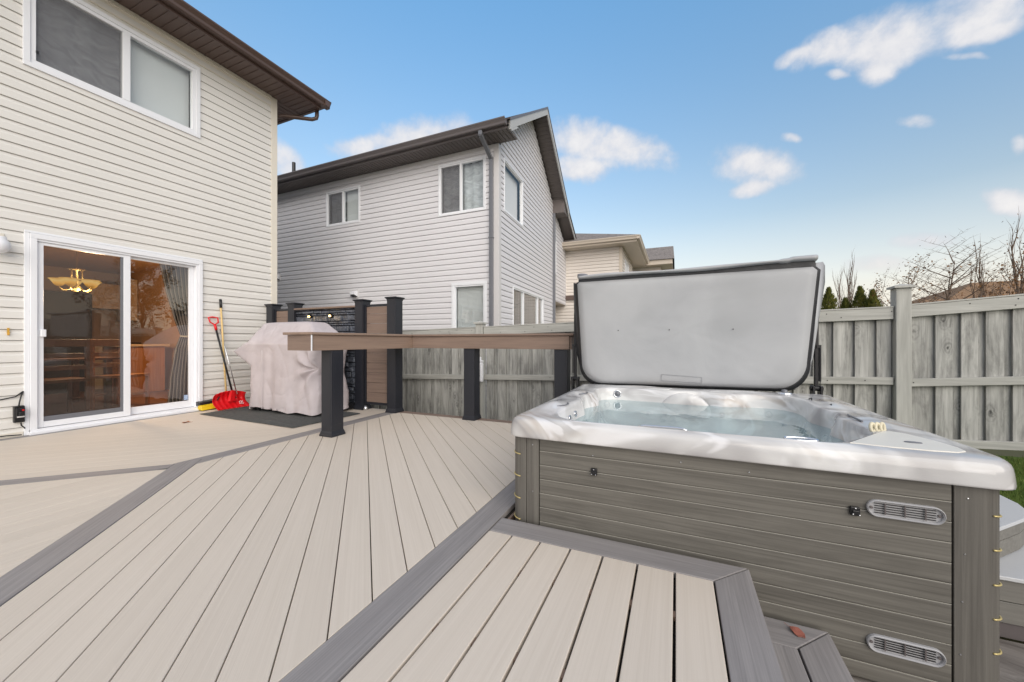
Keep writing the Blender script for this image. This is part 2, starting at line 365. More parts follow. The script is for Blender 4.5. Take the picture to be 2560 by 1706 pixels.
# triangle west of the diagonal border, boards lengthwise
tri = [(-9,-4),(3,-4),(3,3),(-9,3)]
tri = clip(clip(clip(tri, 1, 1, -2.03-g), -1, 1, 5.25-g), -1, 0, 6.2)
boards(tri, 1, 0, .1453, -3.037, .1424).build('lengthwise_boards', M['deck_y'], D, bevel=.0012)
# strip beside the house, boards along the other diagonal
up = [(-6.20+g,-4),(-3.755-g,-4),(-3.755-g,4.3),(-6.20+g,4.3)]
up = clip(up, 1, -1, -5.45-g)
boards(up, -r2, r2, .1453, 5.45*r2, .1428).build('house_side_boards', M['deck_e'], D, bevel=.001)
# near section beside the hot tub
near = [(-.905,-2.4),(.144-.004,-2.4),(.144-.004,1.772),(-.905,1.772)]
boards(near, 1, 0, .1535, -.467, .1435).build('near_boards', M['deck_y'], D, bevel=.003)
MB().box((-.92,-2.4,-.045),(.15,1.93,-.036)).build('gap_shadow_sheet', M['dark_void'], D)  # dark sheet painting the shade seen between the near boards
mb = MB()
for xs_ in (-.7745,-.6205,-.467,-.3135,-.16,-.0065):
    for yy in (1.51,1.105,.70,.30): mb.box((xs_-.0045,yy-.016,-.022),(xs_+.0045,yy+.016,-.006))
o = mb.build('hidden_fasteners', plain('brown_fastener', srgb(112,92,78), .6), D); o['kind'] = 'stuff'
# borders
def brd(polys, m, nm='border_board', z=0, bevel=.003, parent=None, lab=None):
    mb = MB()
    for p in polys: mb.prism(p, z-TH, z)
    return mb.build(nm, m, parent or D, bevel=bevel, label=lab)
brd([[(-3.755,1.695),(-3.6695,1.74-.0),(-3.6695,4.30),(-3.755,4.30)]], M['grey_y'])
brd([[(-3.6665,1.83),(-3.58,1.77),(-3.58,4.18),(-3.6665,4.30)]], M['grey_y'])
d2 = clip(clip([(-9,-4),(0,-4),(0,4),(-9,4)], -1, 1, 5.45), 1, -1, -5.25); d2 = clip(clip(d2, -1, 0, 6.2), 1, 1, -2.035); d2 = clip(d2, 1, 0, -3.70)
brd([d2], M['grey_e'])
d3 = clip(clip([(-9,-4),(4,-4),(4,4),(-9,4)], 1, 1, -1.81-.003), -1, -1, 2.03); d3 = clip(clip(d3, -1, 0, 3.752), -1, 1, 5.55)
d3 = clip(d3, 0, -1, 3.9)
brd([d3], M['grey_d'], z=.0015)
brd([[(-6.328,-4),(-6.2,-4),(-6.2,4.30),(-6.328,4.30)]], M['grey_y'])
brd([[(-1.07,-2.4),(-.915,-2.4),(-.915,4.18),(-1.07,4.18)]], M['grey_y'])
brd([[(-3.578,4.183),(-.915,4.183),(-.915,4.31),(-3.664,4.31)]], M['brown_board'], lab='brown board along the far deck edge')
brd([[(-.905,1.776),(.142,1.776),(.286,1.93),(-.905,1.93)]], M['grey_x'])
brd([[(.1475,-2.4),(.292,-2.4),(.292,1.928),(.1475,1.7745)]], M['grey_y'])
MB().box((-3.66,4.30,-.6),(-.9,4.325,-.033)).box((-.9,1.96,-.6),(-.885,4.3,-.033)).box((-6.33,4.31,-.6),(-3.66,4.33,-.033)).build('fascia', M['brown_board'], D)
MB().box((.262,-2.4,-.5),(.284,1.925,-.033)).build('side_fascia', M['step_side'], D)
# void-dark board painting the shade in the gap beside the tub
MB().box((-.93,1.96,-.5),(-.905,4.3,-.033)).build('pit_shade_fascia', M['dark_void'], D)
# lower step
S2 = empty('deck_step', (.43,1.5,-.3), 'small dark grey composite step below the deck corner, beside the hot tub', 'step')
brd([[(.296,1.79),(.428,1.79),(.574,1.944),(.296,1.944)]], M['grey_x'], 'tread_board', -.2, parent=S2)
brd([[(.296,-2.2),(.4325,-2.2),(.4325,1.787),(.296,1.787)]], M['grey_y'], 'tread_board', -.2, parent=S2)
brd([[(.4405,-2.2),(.576,-2.2),(.576,1.9395),(.4405,1.795)]], M['grey_y'], 'tread_board', -.2, parent=S2)
MB().box((.545,-2.2,-.42),(.565,1.93,-.233)).build('riser', M['step_side'], S2)

def leaf(name, loc, s, m, label, rz):
    mb = MB(); n = 9; pts = []
    for i in range(n+1):
        u = i/n; w = .42*sin(pi*u)**.8*(1-.25*u); pts.append((u-.5, w))
    top = [(x*s, (y+random.uniform(-.05,.05))*s, (.12*abs(y)*1.3 + .06*sin(x*7)+.05)*s) for x, y in pts]; bot = [(x*s, -(y+random.uniform(-.05,.05))*s, (.16*abs(y)*1.3 + .05*sin(x*5)+.05)*s) for x, y in pts]
    mid = [(x*s, 0, (.03+.05*sin(x*6))*s) for x, y in pts]
    vs = top+mid+bot; fs = []
    for i in range(n): fs += [(i, i+1, n+2+i, n+1+i), (n+1+i, n+2+i, 2*n+3+i, 2*n+2+i)]
    rm = Matrix.Rotation(rz, 3, 'Z')
    mb.add([rm @ Vector(v) + Vector(loc) for v in vs], fs); mb.tube([rm @ Vector((.5*s,0,.05*s))+Vector(loc), rm @ Vector((.85*s,.06*s,.12*s))+Vector(loc)], .012*s, 5)
    o = mb.build(name, m, origin=loc); md = o.modifiers.new('thick', 'SOLIDIFY'); md.thickness = .0015
    return tag(o, label, 'leaf')
leaf('fallen_leaf', (-5.5,2.62,.002), .085, M['leaf'], 'curled brown leaf lying on the beige deck in front of the sliding door', .6)
leaf('fallen_leaf', (.455,1.882,-.198), .062, M['redleaf'], 'reddish dry leaf lying on the grey step beside the hot tub', 2.3)

# ------------------------------------------------------------------ siding
def siding(fr, u0f, u1f, z0, z1, pitch, holes, phase=0, lip=.015, slot=.055):
    """lapped boards on a wall frame fr(u, z, off); u-limits are functions of z; holes = (u0,u1,z0,z1)"""
    mb = MB(); k = 0; prof = [(0, lip), (.60, lip*.86), (.70, lip*.30), (1-slot, lip*.08), (1-slot+.004, -.014), (1., -.014)]
    def off(t):
        for (a, b), (c, d) in zip(prof, prof[1:]):
            if t <= c: return b + (d-b)*(t-a)/(c-a)
        return 0
    zb = z0 + phase - pitch
    while zb < z1:
        zt = zb + pitch
        cuts = sorted(set([max(z0,zb), min(z1,zt)] + [zb+p*pitch for p, _ in prof[1:-1]] + [h[2] for h in holes] + [h[3] for h in holes]))
        cuts = [c for c in cuts if max(z0,zb)-1e-6 <= c <= min(z1,zt)+1e-6]
        def spans(za, zz):
            zm = (za+zz)/2; bl = sorted([(h[0], h[1]) for h in holes if h[2] < zm < h[3]])
            cur = None; out = []; edges = [None]
            for b in bl: edges += [b[0], b[1]]
            edges.append(None)
            for i in range(0, len(edges), 2): out.append((edges[i], edges[i+1]))
            return out
        for i, (za, zz) in enumerate(zip(cuts, cuts[1:])):
            if zz-za < 1e-5: continue
            oa, ob = off((za-zb)/pitch), off((zz-zb)/pitch)
            for (a, b) in spans(za, zz):
                ua0 = u0f(za) if a is None else max(a, u0f(za)); ub0 = u0f(zz) if a is None else max(a, u0f(zz))
                ua1 = u1f(za) if b is None else min(b, u1f(za)); ub1 = u1f(zz) if b is None else min(b, u1f(zz))
                if ua1-ua0 < 1e-3 and ub1-ub0 < 1e-3: continue
                ua1 = max(ua1, ua0); ub1 = max(ub1, ub0)
                mb.quad(fr(ua0,za,oa), fr(ua1,za,oa), fr(ub1,zz,ob), fr(ub0,zz,ob))
                if i == 0 and abs(za-zb) < 1e-6:   # underside lip with a shadow slot
                    mb.quad(fr(ua0,za,-.014), fr(ua1,za,-.014), fr(ua1,za,oa), fr(ua0,za,oa))
        zb = zt
    return mb
def sbuild(mb, name, m, parent):
    # siding faces are already oriented by the frame; build without recalculation problems
    return mb.build(name, m, parent)

def window(fr, parent, u0, u1, z0, z1, mull, fw=.05, frame_m=None, glass_m=None, trim=.035, proud=.022, left_screen=True, back='blind', name='window', inner_z=None, nosub=False, backs=None):
    """window part: frame mesh with pane and screen sub-parts"""
    fm = frame_m or M['white']; mb = MB()
    def bar(a, b, c, d, o0, o1):
        mb.extr([fr(a,c,o0), fr(b,c,o0), fr(b,d,o0), fr(a,d,o0)], Vector(fr(0,0,o1))-Vector(fr(0,0,o0)))
    bar(u0,u1,z1-trim,z1,-.03,proud); bar(u0,u1,z0,z0+trim,-.03,proud); bar(u0,u0+trim,z0+trim,z1-trim,-.03,proud); bar(u1-trim,u1,z0+trim,z1-trim,-.03,proud)
    a, b, c, d = u0+trim, u1-trim, z0+trim, z1-trim
    bar(a,b,d-fw*.6,d,-.05,proud-.012); bar(a,b,c,c+fw*.6,-.05,proud-.012); bar(a,a+fw*.6,c+fw*.6,d-fw*.6,-.05,proud-.012); bar(b-fw*.6,b,c+fw*.6,d-fw*.6,-.05,proud-.012)
    for m in mull: bar(m-fw/2,m+fw/2,c+fw*.6,d-fw*.6,-.05,proud-.008)
    w = mb.build(name, fm, parent, bevel=.003)
    es = [a+fw*.6] + [x for m in mull for x in (m-fw/2, m+fw/2)] + [b-fw*.6]
    for i in range(0, len(es), 2):
        MB().quad(fr(es[i],c+fw*.6,-.02), fr(es[i+1],c+fw*.6,-.02), fr(es[i+1],d-fw*.6,-.02), fr(es[i],d-fw*.6,-.02)).build('pane', glass_m or M['glass'], w)
    if left_screen:
        MB().quad(fr(es[0],c+fw*.6,-.008), fr(es[1],c+fw*.6,-.008), fr(es[1],d-fw*.6,-.008), fr(es[0],d-fw*.6,-.008)).build('insect_screen', M['palescreen'], w)
    if back:
        bk = backs or [back]*(len(es)//2)
        for i, bb in enumerate(bk):
            mb = MB(); x0, x1 = es[2*i], es[2*i+1]; nn = max(6, int((x1-x0)/.05)); vs = []; fs = []
            amp = .0 if bb == 'blind' else .02
            for k in range(nn+1):
                x = x0-.02+(x1-x0+.04)*k/nn; o = -.12+amp*sin(k*1.7)
                vs += [fr(x,c,o), fr(x,d,o)]
            for k in range(nn): fs.append((2*k,2*k+2,2*k+3,2*k+1))
            mb.add(vs, fs).build('window_blind' if bb == 'blind' else 'curtain_and_room_shade', M[bb], w, smooth=amp > 0)  # 'dim' backs are dark sheets painting room shade, the rest are cloth
    return w

# ------------------------------------------------------------------ house A (ours)
XA = -6.33
frA = lambda u, z, o: (XA+o, u, z)
HA = empty('cream_house', (-8,1,-.6), 'cream vinyl sided two storey house with brown eaves and sliding patio door', 'house')
wA = (1.566, 3.178, 3.925, 4.945); dA = (1.575, 3.205, .0, 2.178); WT = 5.165
sbuild(siding(frA, lambda z: -4.0, lambda z: 4.222, -.05, WT, .1143, [wA, (dA[0],dA[1],-.1,dA[3])], phase=.03), 'wall_siding', M['cream'], HA)
mb = MB(); mb.prism([(XA-.02,4.222),(XA+.018,4.222),(XA+.018,4.328),(XA-.09,4.328),(XA-.09,4.302),(XA-.02,4.302)], -.6, WT-.001); mb.build('corner_trim', M['cream_trim'], HA, bevel=.004)
# solid shell of the house behind the siding (side walls, back of the wall round the openings)
mb = MB(); mb.box((-16,4.2,-.6),(XA-.1,4.30,WT)); mb.box((-16,-4.1,-.6),(XA-.02,-4.0,WT)); mb.box((-16,-4,-.6),(-15.9,4.2,WT)); mb.build('side_wall', M['cream'], HA)
mb = MB().box((XA+.012,3.21,-.03),(XA+.02,4.22,.045)).box((XA+.012,-4,-.03),(XA+.02,1.57,.045)); mb.build('starter_trim', M['cream_trim'], HA)
mb = MB().box((XA,-4,WT-.05),(XA+.03,4.22,WT)).box((XA,-4,WT-.17),(XA+.018,4.22,WT-.16)).box((XA,-4,WT-.16),(XA+.013,4.22,WT-.05)); mb.build('frieze_trim', M['cream_trim'], HA)
mb = MB()   # inner face of the front wall above and beside the openings
for a, b, c, d in ((-4,1.5,-.1,WT),(3.3,4.2,-.1,WT),(1.5,3.3,2.2,3.85),(1.5,3.3,5.0,WT)): mb.box((XA-.14,a,c),(XA-.05,b,d))
mb.build('inner_wall', M['int_wall'], HA)
w = window(frA, HA, *wA, mull=[2.385], fw=.07, trim=.05, proud=.03, backs=['sheer','blind'])
MB().box((XA+.012,1.655,4.10),(XA+.028,1.675,4.125)).build('latch', M['black_plastic'], w)
# soffit, fascia, gutter, roof
xs, ye = -5.85, 4.78
mb = MB(); mb.box((xs,-4.5,WT+.004),(XA-.03,ye,WT+.02)); mb.box((XA-9.9,4.29,WT+.003),(xs,ye,WT+.021))
y = -4.4
while y < ye-.02: mb.box((xs-.003,y,WT-.004),(XA+.001,y+.014,WT+.006)); y += .1016
x = XA-.02
while x > -10: mb.box((x,4.31,WT-.004),(x+.014,ye-.01,WT+.006)); x -= .1016
mb.build('soffit', M['brown_soffit'], HA)
def gutter(mb, p0, p1, out, z, s=.12, h=.115):
    """K-style gutter swept along p0->p1, profile in (out, z)"""
    pr = [(0,0),(s*.62,0),(s*.70,.012),(s*.74,.045),(s*.93,h*.72),(s,h*.80),(s,h),(s*.93,h),(s*.9,h*.85),(.012,h*.85),(.012,h),(0,h)]
    p0, p1, out = Vector(p0), Vector(p1), Vector(out)
    mb.add([p0+out*a+Vector((0,0,z+b)) for a, b in pr]+[p1+out*a+Vector((0,0,z+b)) for a, b in pr],
           [tuple(range(12)), tuple(range(12,24))[::-1]]+[(i,(i+1)%12,12+(i+1)%12,12+i) for i in range(12)])
mb = MB(); mb.box((xs,-4.5,WT-.01),(xs+.02,ye+.02,WT+.15)); mb.box((-16,ye,WT-.01),(xs,ye+.02,WT+.15)); mb.build('fascia', M['brown_metal'], HA)
mb = MB(); gutter(mb, (xs+.02,-4.5,0), (xs+.02,ye+.14,0), (1,0,0), WT+.03); gutter(mb, (-16,ye+.02,0), (xs+.14,ye+.02,0), (0,1,0), WT+.032); mb.build('gutter', M['brown_metal'], HA, bevel=.002)
mb = MB(); o = .17; mb.prism([(xs+.09,-4.6),(xs+.09,ye+.09),(-12,ye+.09),(-12,-4.6)], [WT+.145]*4, [WT+.165]*4)
mb.add([(xs+.09,-4.6,WT+.17),(xs+.09,ye+.09,WT+.17),(-16,ye+.09,WT+.17),(-16,-4.6,WT+.17),(-10.9,-.5,WT+2.0),(-10.9,.7,WT+2.0)], [(0,1,5,4),(1,2,5),(2,3,4,5),(3,0,4)])
mb.build('roof', M['shingle_dark'], HA)
mb = MB(); pts = [(-5.98,4.84,WT+.03),(-5.98,4.84,WT-.07),(-5.985,4.83,WT-.125),(-6.03,4.78,WT-.16),(-6.34,4.46,WT-.20),(-6.5,4.372,WT-.25),(-6.52,4.366,-.3)]
mb.tube(pts, .034, 8); mb.build('downspout', M['brown_metal'], HA, smooth=True)
# sliding door
fd = MB()
def barA(mb, a, b, c, d, o0, o1): mb.box((XA+o0,a,c),(XA+o1,b,d))
barA(fd,1.575,1.612,.0,2.178,-.02,.022)                     # j-trim
barA(fd,1.612,3.203,2.10,2.152,-.10,.040); barA(fd,1.612,1.662,.03,2.10,-.10,.040); barA(fd,3.155,3.203,.03,2.10,-.10,.040)
barA(fd,1.612,3.203,.004,.055,-.10,.045); barA(fd,1.662,3.155,2.075,2.10,-.10,.026); barA(fd,3.128,3.155,.055,2.075,-.10,.026); barA(fd,1.60,3.215,.0,.028,-.02,.07)
barA(fd,1.575,3.205,2.155,2.178,-.02,.028)
DR = fd.build('sliding_door', M['white'], HA, bevel=.004)
p = MB(); barA(p,1.664,1.712,.06,2.073,-.03,.012); barA(p,2.360,2.424,.06,2.073,-.03,.014); barA(p,1.712,2.360,2.043,2.073,-.03,.012); barA(p,1.712,2.360,.06,.122,-.03,.012); p.build('sliding_panel_frame', M['white'], DR, bevel=.003)
p = MB(); barA(p,2.426,2.436,.10,2.05,-.07,-.034); barA(p,3.070,3.127,.06,2.073,-.07,-.034); barA(p,2.426,3.07,2.045,2.073,-.07,-.034); barA(p,2.426,3.07,.06,.152,-.07,-.034); p.build('fixed_panel_frame', M['white'], DR, bevel=.003)
p = MB(); p.quad(frA(1.712,.122,-.028),frA(2.36,.122,-.028),frA(2.36,2.043,-.028),frA(1.712,2.043,-.028)); p.build('pane', M['doorglass'], DR)
p = MB(); p.quad(frA(2.43,.152,-.055),frA(3.07,.152,-.055),frA(3.07,2.045,-.055),frA(2.43,2.045,-.055)); p.build('pane', M['doorglass'], DR)
p = MB(); p.quad(frA(1.712,.122,-.008),frA(2.332,.122,-.008),frA(2.332,2.043,-.008),frA(1.712,2.043,-.008)); p.build('insect_screen', M['screenmesh'], DR)
p = MB(); barA(p,2.336,2.360,.122,2.043,-.02,.004); barA(p,1.712,2.336,.122,.175,-.02,.002); p.build('screen_frame', M['slate_pipe'], DR)
p = MB(); barA(p,1.682,1.722,1.045,1.125,.01,.05); p.build('door_handle', M['white'], DR, bevel=.006)
# small window sticker: blue and white label
t = NT('sticker_print'); ch = t.n('ShaderNodeTexBrick', Vector=t.coord((60,60,60), (0,R(90),0)), Color1=srgb(236,242,248), Color2=srgb(90,140,190), Mortar=srgb(60,110,170)); M['sticker'] = t.bsdf(ch.outputs[0], .4)
MB().box((XA-.052,3.015,.165),(XA-.050,3.062,.235)).build('window_sticker', M['sticker'], DR)
# rooms
RM = MB(); x0, x1, y0, y1, zc = -11.2, XA-.15, -.9, 4.15, 2.46
RM.quad((x0,y0,.05),(x0,y1,.05),(x0,y1,zc),(x0,y0,zc)); RM.quad((x0,y0,zc),(x1,y0,zc),(x1,y1,zc),(x0,y1,zc)); RM.quad((x0,y1,.05),(x1,y1,.05),(x1,y1,zc),(x0,y1,zc)); RM.quad((x0,y0,.05),(x1,y0,.05),(x1,y0,zc),(x0,y0,zc))
RM.build('room_wall', M['int_wall'], HA)
MB().box((x0,y0,.02),(XA-.07,y1,.045)).build('room_floor', M['int_floor'], HA)
mb = MB(); mb.box((-10.9,3.95,1.43),(-10.5,4.14,2.3)).box((-10.9,3.44,1.65),(-10.5,3.94,2.15)).box((-10.9,2.3,1.5),(-10.5,2.72,2.3)); mb.box((-10.9,2.3,.05),(-10.4,4.14,.93)); mb.build('kitchen_cabinet', M['int_cab'], HA, bevel=.004)
MB().box((-11.1,2.75,.05),(-10.3,3.40,1.9)).build('kitchen_appliance', M['int_dark'], HA, bevel=.01)
MB().box((-10.98,2.28,.932),(-10.36,4.145,.97)).build('kitchen_counter', M['int_dark'], HA, bevel=.004)
mb = MB(); mb.box((-9.6,3.3,.05),(-9.0,3.95,.90)); mb.build('kitchen_island', M['oak'], HA, bevel=.006); MB().box((-9.66,3.24,.902),(-8.94,4.0,.94)).build('island_top', M['int_cab'], HA, bevel=.004)

# chandelier
CH = empty('chandelier', (-7.8,2.42,2.44), 'lit amber glass bowl chandelier hanging behind the sliding patio door', 'chandelier')
cx, cy = -7.8, 2.42
mb = MB(); mb.lathe([(.0,2.445),(.06,2.445),(.065,2.43),(.015,2.41),(.008,2.40)], Matrix.Translation((cx,cy,0)), 16)
zz = 2.40
for i in range(11):
    z = 2.40-i*.035; a = i%2*pi/2
    mb.tube([(cx+cos(a)*.010*cos(q), cy+sin(a)*.010*cos(q), z-.02+.022*sin(q)) for q in [k*pi/4 for k in range(8)]], .0028, 5, closed=True)
mb.build('chain', M['brass'], CH, smooth=True)
mb = MB(); mb.lathe([(.0,2.02),(.085,2.02),(.085,2.01),(.012,2.0),(.010,1.80),(.03,1.78),(.045,1.75),(.03,1.72),(.0,1.70)], Matrix.Translation((cx,cy,0)), 20); 
for k in range(4): mb.tube([(cx+.07*cos(k*pi/2+.4), cy+.07*sin(k*pi/2+.4), 2.015),(cx+.07*cos(k*pi/2+.4), cy+.07*sin(k*pi/2+.4), 1.86)], .005, 6)
mb.build('stem', M['brass'], CH, smooth=True)
for k in range(5):
    a = k*2*pi/5+.55; ax, ay = cos(a), sin(a)
    pts = [(cx+ax*.03, cy+ay*.03, 1.76),(cx+ax*.08, cy+ay*.08, 1.725),(cx+ax*.12, cy+ay*.12, 1.715),(cx+ax*.15, cy+ay*.15, 1.735),(cx+ax*.165, cy+ay*.165, 1.765)]
    MB().tube(pts, .007, 7).build('arm', M['brass'], CH, smooth=True)
    MB().lathe([(.0,1.765),(.022,1.765),(.045,1.785),(.065,1.82),(.085,1.852),(.102,1.862),(.098,1.868),(.08,1.856),(.055,1.815),(.0,1.785)], Matrix.Translation((cx+ax*.165, cy+ay*.165, 0)), 20).build('lamp_shade', M['shade_glow'], CH, smooth=True)
def plight(name, loc, e, col, r=.1):
    l = bpy.data.lights.new(name, 'POINT'); l.energy = e; l.color = col; l.shadow_soft_size = r; o = bpy.data.objects.new(name, l); COL.objects.link(o); o.location = loc; return o
plight('chandelier_light', (cx+.12,cy+.1,1.58), 66, (1.,.70,.42), .12)
# dining table and chairs, curtain
TB = empty('dining_table', (-8.0,2.25,.05), 'dark wood dining table inside the house below the chandelier', 'table')
MB().box((-8.7,1.6,.735),(-7.45,2.75,.765)).build('tabletop', M['darkoak'], TB, bevel=.006)
for x in (-8.6,-7.55):
    for y in (1.7,2.65): MB().box((x-.035,y-.035,.045),(x+.035,y+.035,.734)).build('leg', M['darkoak'], TB, bevel=.004)
def chair(x, y, rz, mat, label):
    c = empty('dining_chair', (x,y,.045), label, 'chair', 'chairs at the dining table'); m = Matrix.Translation((x,y,.045)) @ Matrix.Rotation(rz,4,'Z')
    def part(nm, bxs):
        mb = MB()
        for cc, hh in bxs: mb.mbox(m @ Matrix.Translation(cc), hh)
        mb.build(nm, M[mat], c, bevel=.004)
    part('seat', [((0,0,.455),(.22,.21,.02))])
    part('backrest', [((0,-.20,.93),(.20,.014,.045)),((0,-.20,.77),(.19,.010,.03)),((0,-.20,.62),(.19,.010,.03))]+[((sx,-.20,.72),(.018,.018,.26)) for sx in (-.2,.2)])
    for sx in (-.2,.2):
        part('leg', [((sx,-.20,.225),(.018,.018,.215))]); part('leg', [((sx,.19,.22),(.018,.018,.21))])
    for sx in (-.2,.2): part('stretcher', [((sx,0,.2),(.008,.19,.012))])
chair(-7.2,2.05,R(90)+.1,'darkoak','dark wood ladder-back chair with its back to the left glass door pane')
chair(-7.35,2.72,R(35),'oak','lit orange wood chair behind the right glass door pane, next to the curtain')
chair(-8.1,1.45,0,'darkoak','dark wood chair at the far left end of the dining table')
mb = MB(); vs = []; fs = []; n = 60
zs = [2.12,1.7,1.3,1.08,.9,.5,.1]; lf = [2.80,2.88,2.98,3.05,2.99,2.93,2.90]
for j, z in enumerate(zs):
    for i in range(n+1):
        u = i/n; x = XA-.22+.03*sin(u*46)*(1 if z > 1.15 or z < 1 else .5); vs.append((x, lf[j]+(3.22-lf[j])*u, z))
for j in range(len(zs)-1):
    for i in range(n): fs.append((j*(n+1)+i, j*(n+1)+i+1, (j+1)*(n+1)+i+1, (j+1)*(n+1)+i))
CU = mb.add(vs, fs).build('curtain', M['curtain'], smooth=True, origin=(XA-.22,3.1,.1)); tag(CU, 'grey striped curtain tied back inside the right pane of the sliding door', 'curtain')
mb = MB(); mb.tube([(XA-.20,3.04,1.07),(XA-.165,3.1,1.065),(XA-.20,3.2,1.08)], .012, 6); mb.build('tieback', M['rope'], CU)

# wall lamp, hook, outlet
L = empty('wall_lamp', (XA+.02,1.40,1.97), 'white glass globe lamp on the siding left of the sliding door', 'lamp')
MB().box((XA+.005,1.30,1.93),(XA+.022,1.45,2.10)).build('backplate', M['cream_trim'], L, bevel=.004)
MB().lathe([(0,.02),(.05,.02),(.052,-.01),(.07,-.03),(.078,-.07),(.06,-.12),(.03,-.14),(0,-.145)], Matrix.Translation((XA+.10,1.395,2.03)), 20).build('lamp_shade', M['white'], L, smooth=True)
H = MB().box((XA+.012,1.466,1.06),(XA+.024,1.480,1.135)).tube([(XA+.02,1.473,1.075),(XA+.045,1.473,1.07),(XA+.05,1.473,1.09)], .004, 6).build('wall_hook', plain('amber_hook', srgb(204,158,60), .5), origin=(XA+.02,1.473,1.1)); tag(H, 'small yellow hook on the siding left of the sliding door', 'hook')
O = empty('outlet_box', (XA+.03,1.54,.23), 'black weatherproof outlet box with plugged cords left of the sliding door', 'outlet')
MB().box((XA+.01,1.502,.15),(XA+.05,1.575,.32)).build('housing', M['black_plastic'], O, bevel=.006)
MB().box((XA+.05,1.51,.20),(XA+.075,1.57,.30)).box((XA+.075,1.525,.225),(XA+.10,1.56,.265)).build('plug', M['black_plastic'], O, bevel=.005)
MB().box((XA+.076,1.548,.272),(XA+.084,1.562,.286)).build('indicator', M['red'], O)
MB().box((XA+.076,1.515,.205),(XA+.082,1.565,.218)).build('label_plate', M['greytrim'], O)
for pts, lab in (([(XA+.06,1.53,.31),(XA+.06,1.535,.36),(XA+.03,1.555,.43),(XA+.022,1.568,.47),(XA+.02,1.56,.46),(XA+.02,1.52,.42),(XA+.02,1.42,.40),(XA+.02,1.2,.405)], 'black cord running left from the outlet box along the siding'),
            ([(XA+.08,1.54,.15),(XA+.07,1.545,.12),(XA+.05,1.57,.09),(XA+.04,1.575,.08)], 'short black cord looping below the outlet box'),
            ([(XA+.06,1.55,.02),(XA+.05,1.45,.03),(XA+.04,1.2,.035),(XA+.04,.8,.02)], 'thin black cord lying along the foot of the siding')):
    tag(MB().tube(pts, .006, 6).build('power_cord', M['black_plastic'], smooth=True, origin=pts[0]), lab, 'cord')

# ------------------------------------------------------------------ house B (pale grey neighbour)
XB, YB = -3.245, 6.75
frB = lambda u, z, o: (u, YB-o, z)
aB = R(3.2); DB = Vector((-sin(aB), cos(aB), 0)); NB = Vector((cos(aB), sin(aB), 0))
frR = lambda s, z, o: tuple(Vector((XB, YB, 0)) + DB*s + NB*o + Vector((0,0,z)))
HB = empty('grey_house', (-9,9,-.6), 'pale grey vinyl sided two storey house with charcoal eaves and gable end', 'house')
ZB = 4.93; wins = [(-8.0,-6.88,3.83,4.70), (-4.66,-3.52,3.65,4.75), (-4.33,-3.49,1.15,2.215)]
sbuild(siding(frB, lambda z: -16., lambda z: XB-.10, -.6, ZB, .1143, wins, phase=.02, lip=.014, slot=.085), 'side_wall', M['greysiding'], HB)
RG = lambda z: 2.22+min(0, (z-6.55))/.66 if False else 0
apz = 6.66; slope = .66
def u0R(z): return max(.10, 2.2-(apz-z)/slope) if z > ZB else .10
def u1R(z): return min(4.42, 2.2+(apz-z)/slope) if z > ZB else 4.42
rw = [(.28,1.49,3.68,4.78), (.81,3.27,.95,2.215)]
sbuild(siding(frR, u0R, u1R, -.6, apz, .1143, rw, phase=.02, lip=.014, slot=.085), 'gable_wall', M['greysiding'], HB)
mb = MB(); mb.prism([(XB-.10,YB-.016),(XB+.018,YB-.016),(XB+.016,YB+.104),(XB-.02,YB+.104),(XB-.02,YB+.02),(XB-.10,YB+.02)], -.6, ZB+.003); mb.build('corner_trim', M['greytrim'], HB, bevel=.004)
mb = MB(); mb.box((-16,YB-.022,ZB-.07),(XB,YB+.01,ZB)); mb.build('frieze_trim', M['greytrim'], HB)
window(frB, HB, *wins[0], mull=[-7.44], backs=['sheer','blind'], fw=.05); window(frB, HB, *wins[1], mull=[-4.11], backs=['sheer','pale_sheer'], fw=.05); window(frB, HB, *wins[2], mull=[], left_screen=False, backs=['blind'], fw=.05, trim=.06)
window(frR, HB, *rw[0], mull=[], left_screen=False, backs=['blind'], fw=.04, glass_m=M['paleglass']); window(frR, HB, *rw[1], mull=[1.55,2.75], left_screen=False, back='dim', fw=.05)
# slats of the lower blind
mb = MB(); z = 1.24
while z < 2.14: mb.box((-4.25,YB+.095,z),(-3.57,YB+.105,z+.018)); z += .026
mb.build('blind_slats', M['blind'], HB)
# bump-out with cantilever
sbuild(siding(frR, lambda z: 4.44, lambda z: 6.30 if z < 4.25 else max(4.45, 6.30-(z-4.25)/.5), 2.26, 5.0, .1143, [(4.50,4.76,3.1,4.18)], phase=.03, lip=.014, slot=.085), 'bay_wall', M['greysiding'], HB)
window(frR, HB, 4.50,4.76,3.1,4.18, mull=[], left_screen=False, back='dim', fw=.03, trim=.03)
mb = MB(); mb.extr([frR(4.42,2.26,.0), frR(6.32,2.26,.0), frR(6.32,2.26,-2), frR(4.42,2.26,-2)], (0,0,.02)); mb.extr([frR(6.30,2.26,.02), frR(6.36,2.26,.02), frR(6.36,4.23,.02), frR(6.30,4.23,.02)], -NB*.05); mb.build('bay_trim', M['tantrim'], HB)
mb = MB(); mb.extr([frR(6.33,2.27,-.03), frR(6.33,4.25,-.03), frR(6.33,4.25,-3), frR(6.33,2.27,-3)], DB*.01); mb.extr([frR(4.42,-.6,-.03),frR(4.42,ZB,-.03),frR(4.42,ZB,-6),frR(4.42,-.6,-6)], DB*.01); mb.build('far_wall', M['greysiding'], HB)
